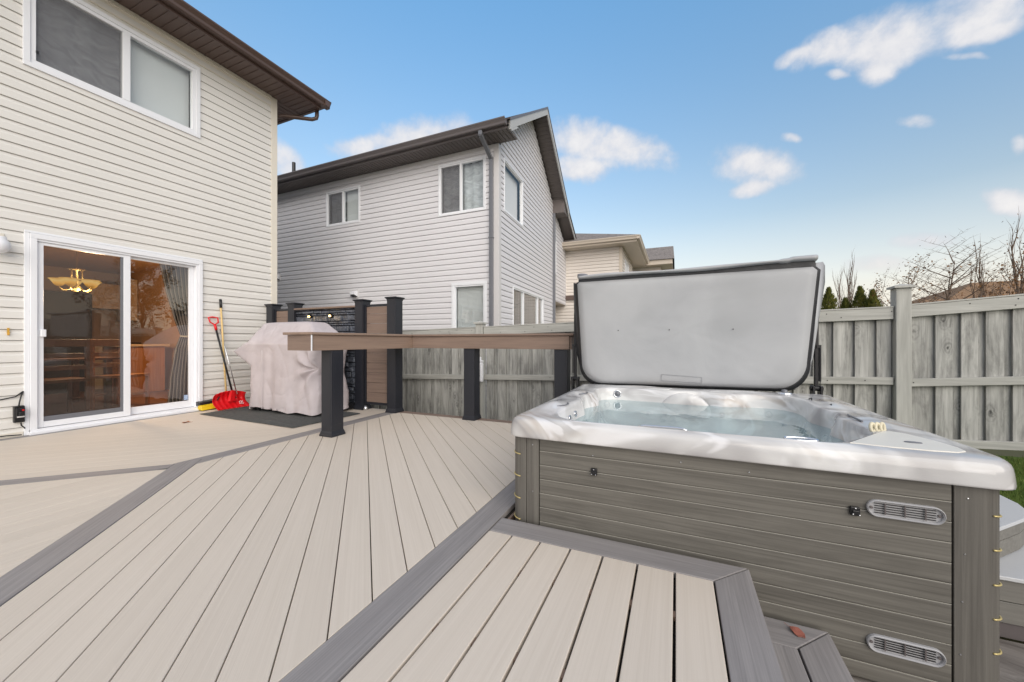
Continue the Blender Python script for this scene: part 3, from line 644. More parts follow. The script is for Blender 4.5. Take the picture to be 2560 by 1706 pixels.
# soffit and gutter on the side
ov = .44; yo = YB-ov
mb = MB(); mb.box((-16,yo,ZB+.004),(XB+.40,YB+.02,ZB+.02)); x = -16
while x < XB+.38: mb.box((x,yo+.005,ZB-.004),(x+.02,YB-.02,ZB+.006)); x += .085
mb.build('soffit', M['grey_soffit'], HB)
mb = MB(); mb.box((-16,yo-.02,ZB-.01),(XB+.38,yo,ZB+.13)); mb.build('fascia', M['grey_metal'], HB)
mb = MB(); gutter(mb, (-16,yo-.02,0), (XB+.40,yo-.02,0), (0,-1,0), ZB+.03); mb.build('gutter', M['grey_metal'], HB, bevel=.002)
# roof planes (both slopes) with rake overhang
ro = .42
def rp(s, o, z): return frR(s, z, o)
ze = ZB+.13; sr = 2.2; zr = ze + (sr+ov+.03)*.655
mb = MB(); far_e = 2*sr+ov
for (s0, z0, s1, z1) in ((-ov-.06, ze, sr, zr), (far_e+.06, ze+.0, sr, zr)):
    a, b = Vector(rp(s0, ro, z0)), Vector(rp(s1, ro, z1))
    a2, b2 = Vector((-16, a.y if s0 < 0 else a.y, z0)), Vector((-16, b.y, z1))
    mb.extr([a, b, b2, a2], (0,0,.035))
mb.build('roof', M['shingle_dark'], HB)
# rake soffit boards following the slope (dark) and barge boards (light)
mb = MB(); bb = MB(); dk = MB()
def rake(s0, z0, s1, z1, o0, o1, th, target): 
    target.extr([rp(s0,o0,z0), rp(s1,o0,z1), rp(s1,o0,z1+th), rp(s0,o0,z0+th)], NB*(o1-o0))
rake(-ov, ze-.045, sr, zr-.045, 0, ro-.03, .015, mb); rake(far_e, ze-.045, sr, zr-.045, 0, ro-.03, .015, mb)
n = 30
for i in range(n):
    f = (i+.5)/n
    for (sa, sb) in ((-ov, sr), (far_e, sr)):
        s = sa+(sb-sa)*f; z = ze-.05+(zr-ze)*f; mb.extr([rp(s,.005,z-.004),rp(s+.016,.005,z-.004),rp(s+.016,.005,z+.012),rp(s,.005,z+.012)], NB*(ro-.04))
mb.build('rake_soffit', M['grey_soffit'], HB)
rake(-ov, ze-.15, sr, zr-.15, ro-.03, ro, .16, bb); rake(far_e, ze-.15, sr, zr-.15, ro-.03, ro, .16, bb)
# boxed returns at the eaves
bb.extr([rp(-ov,ro-.03,ZB-.005), rp(-ov+.10,ro-.03,ZB-.005), rp(.02,ro-.03,ZB+.24), rp(-ov,ro-.03,ze)], NB*.028)
bb.build('barge_board', M['grey_fascia'], HB)
rake(-ov-.02, ze+.0, sr, zr, ro, ro+.012, .05, dk); rake(far_e+.02, ze+.0, sr, zr, ro, ro+.012, .05, dk); dk.build('drip_edge', M['grey_metal'], HB)
mb = MB(); mb.extr([rp(far_e-.48,ro-.05,ZB-.005), rp(far_e,ro-.05,ZB-.005), rp(far_e,ro-.05,ze-.03), rp(far_e-.48,ro-.05,ze+.28)], -NB*1.6); mb.build('eave_return', M['grey_soffit'], HB)
# lower rake continuing over the bay
mb = MB(); rake(4.4, 5.28, 6.5, 4.30, -1.5, .36, .03, mb); mb.build('bay_soffit', M['grey_soffit'], HB)
mb = MB(); rake(4.4, 5.22, 6.5, 4.24, .36, .385, .15, mb); mb.build('bay_barge_board', M['grey_fascia'], HB)
mb = MB(); rake(4.38, 5.35, 6.55, 4.35, -1.5, .41, .035, mb); mb.build('bay_roof', M['shingle_dark'], HB)
# downspouts
def flatpipe(mb, pts, a=.038, b=.028):
    for p, q in zip(pts, pts[1:]):
        p, q = Vector(p), Vector(q); d = (q-p); m = Matrix.Translation((p+q)/2) @ d.to_track_quat('Z','Y').to_matrix().to_4x4(); mb.mbox(m, (a, b, d.length/2+.01))
mb = MB(); flatpipe(mb, [(-3.38,yo-.06,ZB+.05),(-3.38,yo-.055,ZB-.04),(-3.38,YB-.05,ZB-.30),(-3.38,YB-.045,-.5)]); mb.box((-3.43,YB-.085,3.05),(-3.33,YB-.01,3.075)); mb.build('downspout', M['slate_pipe'], HB, bevel=.006)
mb = MB(); q = frR(4.36,0,.05); flatpipe(mb, [(q[0],q[1],ZB-.02),(q[0],q[1],-.5)]); mb.build('downspout', M['slate_pipe'], HB, bevel=.006)
for (x, z) in ((-7.02,2.13),(-9.80,2.72)):
    mb = MB(); mb.box((x-.10,YB-.022,z-.11),(x+.10,YB+.0,z+.10)); v = mb.build('dryer_vent', M['greytrim'], HB, bevel=.004)
    mb = MB(); mb.extr([(x-.07,YB-.022,z+.07),(x-.07,YB-.13,z+.03),(x-.07,YB-.13,z-.03),(x-.07,YB-.022,z-.07)], (.14,0,0)); mb.build('hood', M['white'], v, bevel=.004)
    MB().box((x-.06,YB-.12,z-.075),(x+.06,YB-.024,z-.05)).build('flap', M['black_plastic'], v)
# roof vents
for (x, y, z, s) in ((-4.6,7.35,5.62,.075),):
    MB().lathe([(s*.6,-.5),(s*.6,0),(s,.02),(s*1.05,.12),(s*.6,.19),(0,.2)], Matrix.Translation((x,y,z)), 16).build('roof_vent', M['grey_metal'], HB, smooth=True)
MB().lathe([(.05,-.6),(.05,.2),(0,.2)], Matrix.Translation((-10.9,8.0,6.35)), 12).build('vent_pipe', M['black_plastic'], HB)

# ------------------------------------------------------------------ house C (tan, behind)
HC = empty('tan_house', (-3,15,-.6), 'tan vinyl sided house with grey shingled hip roof behind the grey house', 'house')
YC = 13.; XC = -1.67
frC = lambda u, z, o: (u, YC-o, z); frCs = lambda s, z, o: (XC+o, YC+s, z)
sbuild(siding(frC, lambda z: -9., lambda z: XC-.09, -.6, 4.17, .1143, [], lip=.018, slot=.13), 'rear_wall', M['tansiding'], HC)
sbuild(siding(frCs, lambda z: .09, lambda z: 3.2, -.6, 4.17, .1143, [(.7,1.9,2.6,3.9)], lip=.018, slot=.13), 'side_wall', M['tansiding'], HC)
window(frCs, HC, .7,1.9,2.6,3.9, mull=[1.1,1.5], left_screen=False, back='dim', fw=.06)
MB().box((XC-.09,YC-.018,-.6),(XC+.018,YC+.09,4.2)).build('corner_trim', M['tantrim'], HC, bevel=.004)
MB().box((-9,YC-.10,2.44),(-3.0,YC-.015,2.60)).build('belt_trim', M['brown_soffit'], HC)
mb = MB(); mb.prism([(-9,YC-.5),(XC+.5,YC-.5),(XC+.5,YC+5),(-9,YC+5)], 4.17, 4.19); mb.build('soffit', M['tantrim'], HC)
mb = MB(); mb.box((-9,YC-.53,4.16),(XC+.53,YC-.50,4.34)); mb.box((XC+.5,YC-.5,4.16),(XC+.53,YC+3.6,4.34)); gutter(mb,(-9,YC-.53,0),(XC+.62,YC-.53,0),(0,-1,0),4.22); gutter(mb,(XC+.53,YC-.63,0),(XC+.53,YC+3.6,0),(1,0,0),4.221); mb.build('gutter', M['tantrim'], HC)
e = .62
mb = MB(); mb.add([(-9,YC-e,4.34),(XC+e,YC-e,4.34),(XC+e,YC+5,4.34),(-9,YC+5,4.34),(-5.2,YC+2.2,5.6),(-9,YC+2.2,5.6)], [(0,1,4,5),(1,2,4),(2,3,5,4)]); mb.build('roof', M['shingle'], HC)
# rear wing
yw = 17.2; xw = -.62
frW = lambda u, z, o: (u, yw-o, z)
sbuild(siding(frW, lambda z: XC-1, lambda z: xw, -.6, 4.18, .1143, [], lip=.018, slot=.13), 'wing_wall', M['tansiding'], HC)
MB().box((xw,yw,-.6),(xw+.02,yw+3,4.18)).build('wing_side', M['tansiding'], HC)
mb = MB(); mb.prism([(XC,yw-.5),(xw+.45,yw-.5),(xw+.45,yw+4),(XC,yw+4)], 4.18, 4.20); mb.box((XC,yw-.53,4.17),(xw+.48,yw-.50,4.36)); mb.box((xw+.45,yw-.5,4.17),(xw+.48,yw+4,4.36)); mb.build('wing_soffit', M['tantrim'], HC)
mb = MB(); mb.add([(XC-1,yw-.6,4.36),(xw+.55,yw-.6,4.36),(xw+.55,yw+4,4.36),(XC-1,yw+4,4.36),(xw+.5,yw+1.1,5.25),(XC-1,yw+1.1,5.25)], [(0,1,4,5),(1,2,4),(2,3,5,4)]); mb.build('wing_roof', M['shingle'], HC)

# ------------------------------------------------------------------ house D (far right, brown roof)
HD = empty('brown_roof_house', (20,38,-.6), 'distant low house with brown hip roof seen over the fence at the right edge', 'house')
MB().box((17.6,36.6,-.6),(32,46,3.7)).build('wall', M['tansiding'], HD)
mb = MB(); mb.add([(16.9,35.9,3.55),(32,35.9,3.55),(32,47,3.55),(16.9,47,3.55),(20.2,39.4,5.35),(32,39.4,5.4)], [(0,1,5,4),(0,4,3),(3,4,5,2)]); mb.box((16.9,35.88,3.4),(32,35.98,3.6)); mb.build('roof', M['shingle_brown'], HD)
HE = empty('small_shed', (15.6,33,-.6), 'distant brown roofed shed peeking over the fence left of the brown roofed house', 'shed')
MB().box((14.2,32.2,-.6),(17.4,35,3.3)).build('wall', M['tansiding'], HE)
mb = MB(); mb.add([(13.9,31.9,3.25),(17.8,31.9,3.25),(17.8,35.3,3.25),(13.9,35.3,3.25),(14.9,33.6,3.75),(17.0,33.6,3.75)], [(0,1,5,4),(0,4,3),(3,4,5,2),(1,2,5)]); mb.build('roof', M['shingle_brown'], HE)

# ------------------------------------------------------------------ fence
F = empty('wooden_fence', (0,5.3,-.6), 'weathered grey green wooden fence with alternating boards and posts', 'fence')
YF = 5.3
def capz(x): return 1.17+(x+4.45)*.0285 if x < 2.17 else 1.375+(x-2.25)*.083
def midz(x): return .38+(x+4.45)*.030 if x < 2.17 else .565+(x-2.25)*.07
px = [-7.9,-5.4,-2.855,-.34,2.175,4.62,7.1,9.6]
for a, b in zip(px, px[1:]):
    a1, b1 = a+.07, b-.07; mb = MB(); x = a1 + (.0 if a > 2 else .03); rear = MB()
    zc0 = lambda x: capz(min(max(x, a+.001), b-.02 if b > 2 else b))
    while x < b1-.03:
        w = random.uniform(.118,.140); x2 = min(x+w, b1)
        zb = -.55 if a < 2 else -.04+(x-2.2)*.055+.0
        mb.prism([(x,YF),(x2,YF),(x2,YF+.018),(x,YF+.018)], zb, [zc0(x)-.03, zc0(x2)-.03, zc0(x2)-.03, zc0(x)-.03])
        g0 = x2-.03; g1 = x2+.09; g1 = min(g1, b1)
        if g1 > g0: rear.prism([(g0,YF+.030),(g1,YF+.030),(g1,YF+.048),(g0,YF+.048)], zb, [zc0(g0)-.03, zc0(g1)-.03, zc0(g1)-.03, zc0(g0)-.03])
        x = x2 + random.uniform(.055,.068)
    mb.v += []; n0 = len(mb.v); mb.add(rear.v, rear.f)
    mb.build('fence_boards', M['fence'], F, bevel=.002)
    def rail(z0, z1, y0, y1, nm, m):
        q = MB(); q.prism([(a1-.0,y0),(b1+.0,y0),(b1,y1),(a1,y1)], [z0(a1),z0(b1),z0(b1),z0(a1)], [z1(a1),z1(b1),z1(b1),z1(a1)]); q.build(nm, m, F, bevel=.004)
    rail(lambda x: zc0(x)-.125, lambda x: zc0(x)-.005, YF-.045, YF-.004, 'top_rail', M['fence_rail'])
    mz = lambda x: midz(min(max(x, a+.001), b-.02 if b > 2 else b))
    rail(lambda x: mz(x)-.04, lambda x: mz(x)+.04, YF-.045, YF-.003, 'middle_rail', M['fence_rail'])
    rail(lambda x: zc0(x)-.004, lambda x: zc0(x)+.012, YF-.05, YF+.10, 'cap_board', M['fence_rail'])
    if a > 2: rail(lambda x: -.10+(x-2.2)*.055, lambda x: -.02+(x-2.2)*.055, YF-.03, YF-.002, 'kick_board', M['fence_rail'])
for i, x in enumerate(px):
    zt = capz(x)+.055+(.0 if x < 2 or x > 3 else .13)
    mb = MB(); mb.box((x-.062,YF-.075,-.6),(x+.062,YF+.05,zt)); p = mb.build('post', M['fence_post'], F, bevel=.006)
    c = .085; mb = MB(); mb.add([(x-c,YF-.10,zt+.001),(x+c,YF-.10,zt+.001),(x+c,YF+.07,zt+.001),(x-c,YF+.07,zt+.001),(x-c,YF-.10,zt+.022),(x+c,YF-.10,zt+.022),(x+c,YF+.07,zt+.022),(x-c,YF+.07,zt+.022),(x,YF-.015,zt+.05)], [(0,3,2,1),(0,1,5,4),(1,2,6,5),(2,3,7,6),(3,0,4,7),(4,5,8),(5,6,8),(6,7,8),(7,4,8)]); mb.build('post_cap', M['fence_post'], p)
# nail heads on rails
mb = MB()
for x in [k*.19-7.6 for k in range(88)]:
    for (f, d) in ((capz, -.04), (capz, -.09), (midz, .0)):
        if random.random() < .55: continue
        xx = x+random.uniform(-.05,.05); z = f(xx)+d+random.uniform(-.01,.01); mb.cbox((xx,YF-.0465,z), (.004,.002,.005))
o = mb.build('nails', M['black_plastic'], F); o['kind'] = 'stuff'
E1 = empty('junction_box', (-2.80,5.22,.5), 'tall white weatherproof electrical cover on the fence behind the bar counter', 'electrical box')
MB().box((-2.865,5.15,.36),(-2.755,5.215,.66)).build('cover', M['white'], E1, bevel=.02)
MB().box((-2.855,5.16,.66),(-2.765,5.22,.70)).tube([(-2.81,5.19,.70),(-2.81,5.19,.75)], .02, 8).build('fitting', M['white'], E1, bevel=.005)
MB().tube([(-2.83,5.19,.36),(-2.83,5.19,-.5)], .014, 8).build('conduit', M['fence_rail'], E1)

# second fence line beyond the camera's right and behind, seen in reflections
F2 = empty('side_fence', (10,1,-.6), 'weathered grey fence along the right side of the yard', 'fence')
mb = MB(); y = -8.
while y < 5.2: mb.box((9.6,y,-.3),(9.62,y+.14,1.5)); y += .145
mb.build('fence_boards', M['fence'], F2)

# ------------------------------------------------------------------ black posts helper
def sleeve(mb, x, y, z0, z1, h=.075):
    mb.box((x-h,y-h,z0),(x+h,y+h,z1))
    for s in (-1,1):   # raised face ribs
        mb.box((x-h*.72,y-h-.002,z0+.12),(x+h*.72,y-h+.001,z1-.02)) if s < 0 else mb.box((x+h-.001,y-h*.72,z0+.12),(x+h+.002,y+h*.72,z1-.02))
def skirtpost(mb, x, y, h=.075):
    pr = [(h+.015,0),(h+.015,.018),(h+.010,.026),(h+.010,.034),(h+.003,.052),(h+.001,.056)]
    vs = []; fs = []
    for o, z in pr: vs += [(x-o,y-o,z+.001),(x+o,y-o,z+.001),(x+o,y+o,z+.001),(x-o,y+o,z+.001)]
    for i in range(len(pr)-1):
        for k in range(4): fs.append((4*i+k,4*i+(k+1)%4,4*i+4+(k+1)%4,4*i+4+k))
    mb.add(vs, fs)
def cap(x, y, z, parent, h=.075):
    mb = MB(); o = h+.022; mb.box((x-h-.004,y-h-.004,z-.03),(x+h+.004,y+h+.004,z-.012)); 
    pr = [(h+.004,-.012),(o,.002),(o,.014),(h*.9,.022),(h*.2,.03)]
    vs = []; fs = []
    for q, zz in pr: vs += [(x-q,y-q,z+zz),(x+q,y-q,z+zz),(x+q,y+q,z+zz),(x-q,y+q,z+zz)]
    for i in range(len(pr)-1):
        for k in range(4): fs.append((4*i+k,4*i+(k+1)%4,4*i+4+(k+1)%4,4*i+4+k))
    fs += [(0,3,2,1), tuple(4*len(pr)-4+k for k in range(4))]; mb.add(vs, fs); mb.build('post_cap', M['black_vinyl'], parent)
# privacy screen with stone water wall
PS = empty('privacy_screen', (-4.9,4.2,0), 'privacy screen of black posts, brown slat panels and black stacked stone panel', 'privacy screen')
for x, zt in ((-6.22,1.60),(-5.69,1.60),(-4.24,1.59),(-3.64,1.60)):
    mb = MB(); sleeve(mb, x, 4.20, 0, zt); skirtpost(mb, x, 4.20); p = mb.build('post', M['black_vinyl'], PS, bevel=.004); cap(x, 4.20, zt, p)
for a, b in ((-6.14,-5.77),(-4.16,-3.72)):
    mb = MB(); z = .115
    while z < 1.48:
        z2 = min(z+.1425, 1.50); mb.box((a,4.185,z),(b,4.21,z2-.003)); z += .1425
    mb.build('slat_panel', M['brown_board'], PS, bevel=.003)
    MB().box((a,4.17,1.502),(b,4.225,1.53)).box((a,4.17,.085),(b,4.225,.112)).box((a,4.165,.112),(a+.018,4.225,1.502)).build('panel_frame', M['black_vinyl'], PS, bevel=.002)
# stones
mb = MB(); z = .03; random.seed(3)
while z < 1.485:
    hgt = random.choice([.035,.045,.055,.07,.09]); hgt = min(hgt, 1.49-z); x = -5.61
    while x < -4.32:
        wd = random.uniform(.07,.24); x2 = min(x+wd, -4.318); d = random.uniform(0,.045); jx = .005
        vs = []
        y0 = 4.165-d; 
        for (xx, zz2) in ((x+jx,z+jx),(x2-jx,z+jx),(x2-jx,z+hgt-jx),(x+jx,z+hgt-jx)): vs.append((xx, y0+.012, zz2))
        ins = .008
        for (xx, zz2) in ((x+jx+ins,z+jx+ins*.6),(x2-jx-ins,z+jx+ins*.6),(x2-jx-ins,z+hgt-jx-ins*.6),(x+jx+ins,z+hgt-jx-ins*.6)): vs.append((xx+random.uniform(-.004,.004), y0+random.uniform(-.008,.006), zz2+random.uniform(-.003,.003)))
        for k in range(4): vs.append((vs[k][0], 4.20, vs[k][2]))
        mb.add(vs, [(4,5,6,7),(0,1,5,4),(1,2,6,5),(2,3,7,6),(3,0,4,7),(8,9,1,0),(9,10,2,1),(10,11,3,2),(11,8,0,3)])
        x = x2
    z += hgt
mb.box((-5.61,4.195,.03),(-4.32,4.22,1.49)); mb.build('stone_panel', M['stone'], PS)
MB().box((-5.62,4.12,1.495),(-4.31,4.24,1.522)).build('top_rail', M['brown_board'], PS, bevel=.004)
MB().box((-5.60,4.00,.02),(-4.32,4.14,.10)).build('water_tray', M['black_plastic'], PS, bevel=.01)
for x in (-5.24,-4.79):
    mb = MB(); mb.lathe([(.0,0),(.035,0),(.035,.03),(.03,.045)], Matrix.Translation((x,4.145,1.385)) @ Matrix.Rotation(R(90),4,'X'), 14); l = mb.build('spot_light', M['black_plastic'], PS)
    MB().lathe([(.0,-.012),(.016,-.008),(.017,.002),(.014,.012),(0,.018)], Matrix.Translation((x,4.095,1.378)), 12).build('bulb', M['spot_glow'], l, smooth=True)
    plight('spot_lamp_light', (x,4.07,1.36), .22, (1.,.7,.35), .03)
# pump fitting at the foot
pf = MB().lathe([(.0,0),(.03,0),(.035,.03),(.02,.06),(0,.065)], Matrix.Translation((-4.12,4.14,.002)), 12).build('pump_fitting', M['chrome'], PS, smooth=True)

# ------------------------------------------------------------------ bar counter
BC = empty('bar_counter', (-2.6,3.8,0), 'brown L-shaped bar counter rail on black posts in front of the fence', 'counter')
for x, y in ((-3.35,2.90),(-2.40,4.21),(-1.205,4.21)):
    mb = MB(); sleeve(mb, x, y, 0, .905); skirtpost(mb, x, y); mb.build('post', M['black_vinyl'], BC, bevel=.004)
# fascia boards
mb = MB(); mb.box((-3.292,2.60,.905),(-3.268,4.115,1.06)); mb.build('fascia_board', M['brown_board_y'], BC, bevel=.002, label='lighter brown fascia board of the short counter arm')
mb = MB(); mb.box((-3.268,4.115,.905),(-1.10,4.139,1.06)); mb.build('fascia_board', M['brown_board'], BC, bevel=.002)
mb = MB(); mb.box((-3.605,2.576,.905),(-3.268,2.5995,1.06)); mb.build('end_board', M['brown_board'], BC, bevel=.002)
mb = MB(); mb.box((-1.10,4.14,.905),(-1.078,4.34,1.06)); mb.build('end_board', M['brown_board'], BC, bevel=.002)
mb = MB(); mb.box((-3.61,2.60,.905),(-3.587,4.34,1.06)); mb.box((-3.587,4.318,.905),(-1.10,4.34,1.06)); mb.box((-3.587,2.62,.95),(-3.29,4.3,.97)).box((-3.29,4.14,.95),(-1.1,4.317,.97)); mb.build('inner_frame', M['brown_board'], BC)
mb = MB(); mb.box((-3.262,2.572,.905),(-3.254,2.582,1.06)); mb.build('corner_strip', M['white'], BC)
mb = MB(); mb.prism([(-3.635,2.545),(-3.245,2.562),(-3.245,4.088),(-3.635,4.36)], 1.062, 1.088); mb.build('counter_top', M['brown_board_y'], BC, bevel=.005)
mb = MB(); mb.prism([(-3.6315,4.362),(-3.2415,4.091),(-1.045,4.091),(-1.045,4.362)], 1.062, 1.088); mb.build('counter_top', M['brown_board'], BC, bevel=.005)

# ------------------------------------------------------------------ mat + grill
MT = MB(); n = 26; vs = []; fs = []
c00, c10, c11, c01 = (-5.93,2.98), (-4.01,2.93), (-3.96,3.88), (-5.88,3.93)
for j in range(n+1):
    for i in range(2*n+1):
        u, v = i/(2*n), j/n; x = (c00[0]*(1-u)+c10[0]*u)*(1-v)+(c01[0]*(1-u)+c11[0]*u)*v; y = (c00[1]*(1-u)+c10[1]*u)*(1-v)+(c01[1]*(1-u)+c11[1]*u)*v
        z = .007+.004*noise.noise(Vector((x*4,y*6,0)))+.012*max(0,1-abs(v-.12)/.07)*max(0,1-abs(u-.72)/.22); vs.append((x,y,z))
for j in range(n):
    for i in range(2*n): a = j*(2*n+1)+i; fs.append((a,a+1,a+2*n+2,a+2*n+1))
MTo = MT.add(vs, fs).build('outdoor_mat', M['mat'], origin=(-5,3.4,0)); md = MTo.modifiers.new('t','SOLIDIFY'); md.thickness = .006
tag(MTo, 'dark grey rectangular mat under the covered grill', 'mat')
GR = empty('covered_grill', (-4.9,3.7,.01), 'barbecue grill under a dusty mauve fabric cover on the grey mat', 'grill')
N = 260
def rrect(x0, x1, y0, y1, r, n):
    """n points round a rounded rectangle starting at front-left, counter-clockwise, by arc length"""
    segs = []; w, h = x1-x0-2*r, y1-y0-2*r
    per = 2*(w+h)+2*pi*r; out = []
    for i in range(n):
        d = per*i/n
        if d < w: out.append((x0+r+d, y0)); continue
        d -= w
        if d < pi*r/2: a = -pi/2+d/r; out.append((x1-r+r*cos(a), y0+r+r*sin(a))); continue
        d -= pi*r/2
        if d < h: out.append((x1, y0+r+d)); continue
        d -= h
        if d < pi*r/2: a = d/r; out.append((x1-r+r*cos(a), y1-r+r*sin(a))); continue
        d -= pi*r/2
        if d < w: out.append((x1-r-d, y1)); continue
        d -= w
        if d < pi*r/2: a = pi/2+d/r; out.append((x0+r+r*cos(a), y1-r+r*sin(a))); continue
        d -= pi*r/2
        if d < h: out.append((x0, y1-r-d)); continue
        d -= h
        a = pi+d/r; out.append((x0+r+r*cos(a), y0+r+r*sin(a)))
    return out
lv = [(.045,-5.61,-4.27,3.40,4.02,.09),(.30,-5.61,-4.28,3.41,4.02,.09),(.55,-5.61,-4.34,3.42,4.0,.09),(.80,-5.63,-4.32,3.42,4.01,.07),(.955,-5.65,-4.27,3.41,4.01,.05),(.985,-5.66,-4.27,3.43,4.01,.045),(1.10,-5.66,-4.40,3.52,3.99,.045),(1.245,-5.65,-4.62,3.64,3.95,.045),(1.272,-5.62,-4.68,3.68,3.92,.04),(1.278,-5.5,-4.8,3.74,3.86,.03)]
rows = []; 
def lerp_lv(z):
    for a, b in zip(lv, lv[1:]):
        if z <= b[0]: t = (z-a[0])/(b[0]-a[0]); return [a[i]+(b[i]-a[i])*t for i in range(6)]
    return list(lv[-1])
zs = [.045+ (1.278-.045)*k/110 for k in range(111)] + [.985]; zs = sorted(set(zs))
vs = []; fs = []; pinch = (-4.33,.63)
for z in zs:
    _, x0, x1, y0, y1, r = lerp_lv(z)
    for i, (x, y) in enumerate(rrect(x0, x1, y0, y1, r, N)):
        zz = z; nx = x-(x0+x1)/2; ny = y-(y0+y1)/2; side = 1
        # vertical folds growing towards the hem
        low = max(0, 1-z/.95)
        fold = .014*low*(sin(i*.16+.8*sin(i*.05))+.5*sin(i*.37+1.)) + .012*noise.noise(Vector((x*3,y*3,z*2.5)))*2 + .006*noise.noise(Vector((x*9,y*9,z*7)))
        L = hypot(nx, ny); ox, oy = nx/L, ny/L; 
        if y < y0+.05: ox, oy = 0, -1
        x += ox*fold; y += oy*fold
        # side shelf wing pushing the cloth out at the left
        if 1:
            wl = max(0, 1-abs(zz-.845)/(.135 if zz > .845 else .20)); fr_ = max(0, min(1, (-5.30-x)/.3)) 
            x -= .36*wl*fr_; zz -= .0
        rd = 1-abs(noise.noise(Vector((x*3.2+z*.9,y*3.2,z*.9+5))))*2.2; x -= ox*.007*max(0,rd)**4; y -= oy*.007*max(0,rd)**4
        rd2 = 1-abs(noise.noise(Vector((x*5-z*3,y*5,z*3.5+9))))*2.4; x -= ox*.004*max(0,rd2)**5; y -= oy*.004*max(0,rd2)**5
        # folds gathered at a pinch on the right of the front
        d = hypot((x-pinch[0]), (z-pinch[1])); ang = atan2(z-pinch[1], x-pinch[0])
        if y < (y0+y1)/2: y += -.030*sin(ang*7+2.4)*math.exp(-((d-.13)/.20)**2)*(1 if ang > 1.2 or ang < -1.2 else .3) + .06*math.exp(-(d/.07)**2)
        if z < .06: zz += .012*sin(i*.21)+ (.02 if i < 30 else 0)
        vs.append((x, y, zz))
m = len(zs)
for j in range(m-1):
    for i in range(N): fs.append((j*N+i, j*N+(i+1)%N, (j+1)*N+(i+1)%N, (j+1)*N+i))
fs.append(tuple((m-1)*N+i for i in range(N)))
MB().add(vs, fs).build('fabric_cover', M['grill_cover'], GR, smooth=True)
# seam flaps
mb = MB(); mb.tube([(-5.26,3.385+.0,z) for z in [.06+.09*k for k in range(10)]], .005, 5); mb.build('seam', M['grill_cover'], GR)
for x in (-5.52,-5.43,-4.5): MB().lathe([(0,-.02),(.028,-.02),(.028,.02),(0,.02)], Matrix.Translation((x,3.46,.042)) @ Matrix.Rotation(R(90),4,'Y'), 14).build('caster', M['black_plastic'], GR)

# shovel and brush
SH = empty('snow_shovel', (-5.95,3.36,.02), 'red snow shovel with black shaft leaning on the cream siding', 'shovel')
p0, p1 = Vector((-6.03,3.45,.23)), Vector((-6.26,3.345,1.22))
MB().tube([p0,p1], .013, 10).build('shaft', M['black_plastic'], SH, smooth=True)
u = (p1-p0).normalized(); q = p1+u*.0
hd = MB(); hd.tube([q-u*.06, q+u*.03], .018, 8); side = Vector((.15,1,0)).normalized()
hd.tube([q+u*.02, q+u*.06+side*.05, q+u*.13+side*.058, q+u*.14, q+u*.13-side*.058, q+u*.06-side*.05], .011, 8, closed=True); hd.build('grip', M['red'], SH, smooth=True)
mb = MB(); vs = []; fs = []; n = 44; mrows = 14
for j in range(mrows+1):
    t_ = j/mrows   # 0 top, 1 bottom lip
    for i in range(n+1):
        s = (i/n-.5); yy = 3.44+s*.45; rib = .016*(1-abs(sin(i/n*pi*6.5))**.6)*(1-t_*.3)
        # curved scoop: top leans back to the wall, lip forward
        x = -6.10 - .05*sin(t_*pi) + .12*t_**2.2 + .03*(2*s)**2 + rib; z = .262 - .25*t_**.95
        z += .05*(1-t_)*(-abs(2*s)**2)
        vs.append((x, yy, max(z,.012)))
for j in range(mrows):
    for i in range(n): a = j*(n+1)+i; fs.append((a,a+1,a+n+2,a+n+1))
o = mb.add(vs, fs).build('blade', M['red'], SH, smooth=True); md = o.modifiers.new('t','SOLIDIFY'); md.thickness = .006
MB().add([Vector((-6.09,3.45,.13))+Vector((dx,dy,dz)) for dx,dy,dz in ((.03,-.06,-.02),(.03,.06,-.02),(.045,.02,.14),(.045,-.02,.14),(.07,-.04,-.02),(.07,.04,-.02),(.075,.02,.14),(.075,-.02,.14))], [(0,1,2,3),(4,5,6,7),(0,1,5,4),(1,2,6,5),(2,3,7,6),(3,0,4,7)]).build('socket', M['red'], SH, bevel=.004)
mb = MB(); mb.tube([(-5.99,3.52,.085),(-5.985,3.532,.105),(-5.985,3.546,.10)], .004, 5).tube([(-5.99,3.55,.08),(-5.985,3.562,.10),(-5.985,3.57,.09)], .004, 5).tube([(-5.975,3.515,.072),(-5.97,3.57,.066)], .005, 5); mb.build('emblem', M['white'], SH); mb = None
if 0: mb = MB(); mb.tube([(-5.93,3.44,.125),(-5.925,3.452,.145),(-5.925,3.466,.14)], .004, 5).tube([(-5.93,3.47,.12),(-5.925,3.482,.14),(-5.925,3.49,.13)], .004, 5).tube([(-5.925,3.435,.112),(-5.92,3.49,.106)], .005, 5); mb.build('emblem', M['white'], SH)
BR = empty('push_brush', (-6.1,3.2,.02), 'snow brush with pale wooden pole and yellow and black head beside the shovel', 'brush')
p0, p1 = Vector((-6.14,3.425,.22)), Vector((-6.295,3.440,1.50))
MB().tube([p0,p1], .0125, 10).build('pole', M['wood_pole'], BR, smooth=True)
MB().tube([p1, p1+(p1-p0).normalized()*.13], [.0165,.0175], 10).build('grip', M['black_plastic'], BR, smooth=True)
MB().tube([(-6.28,3.42,1.18),(-6.06,3.53,.2)], .008, 8).build('brace_rod', M['chrome'], BR, smooth=True)
mb = MB(); mb.tube([(-6.14,3.425,.24),(-6.12,3.33,.19),(-6.10,3.28,.14)], .008, 8).tube([(-6.14,3.425,.24),(-6.12,3.50,.2),(-6.10,3.54,.14)], .008, 8); mb.build('fork', M['black_plastic'], BR, smooth=True)
MB().extr([(-6.29,3.13,.012),(-6.17,3.13,.008),(-6.19,3.13,.075),(-6.26,3.13,.10)], (.0,.48,.03)).build('head', M['yellow'], BR, bevel=.006)
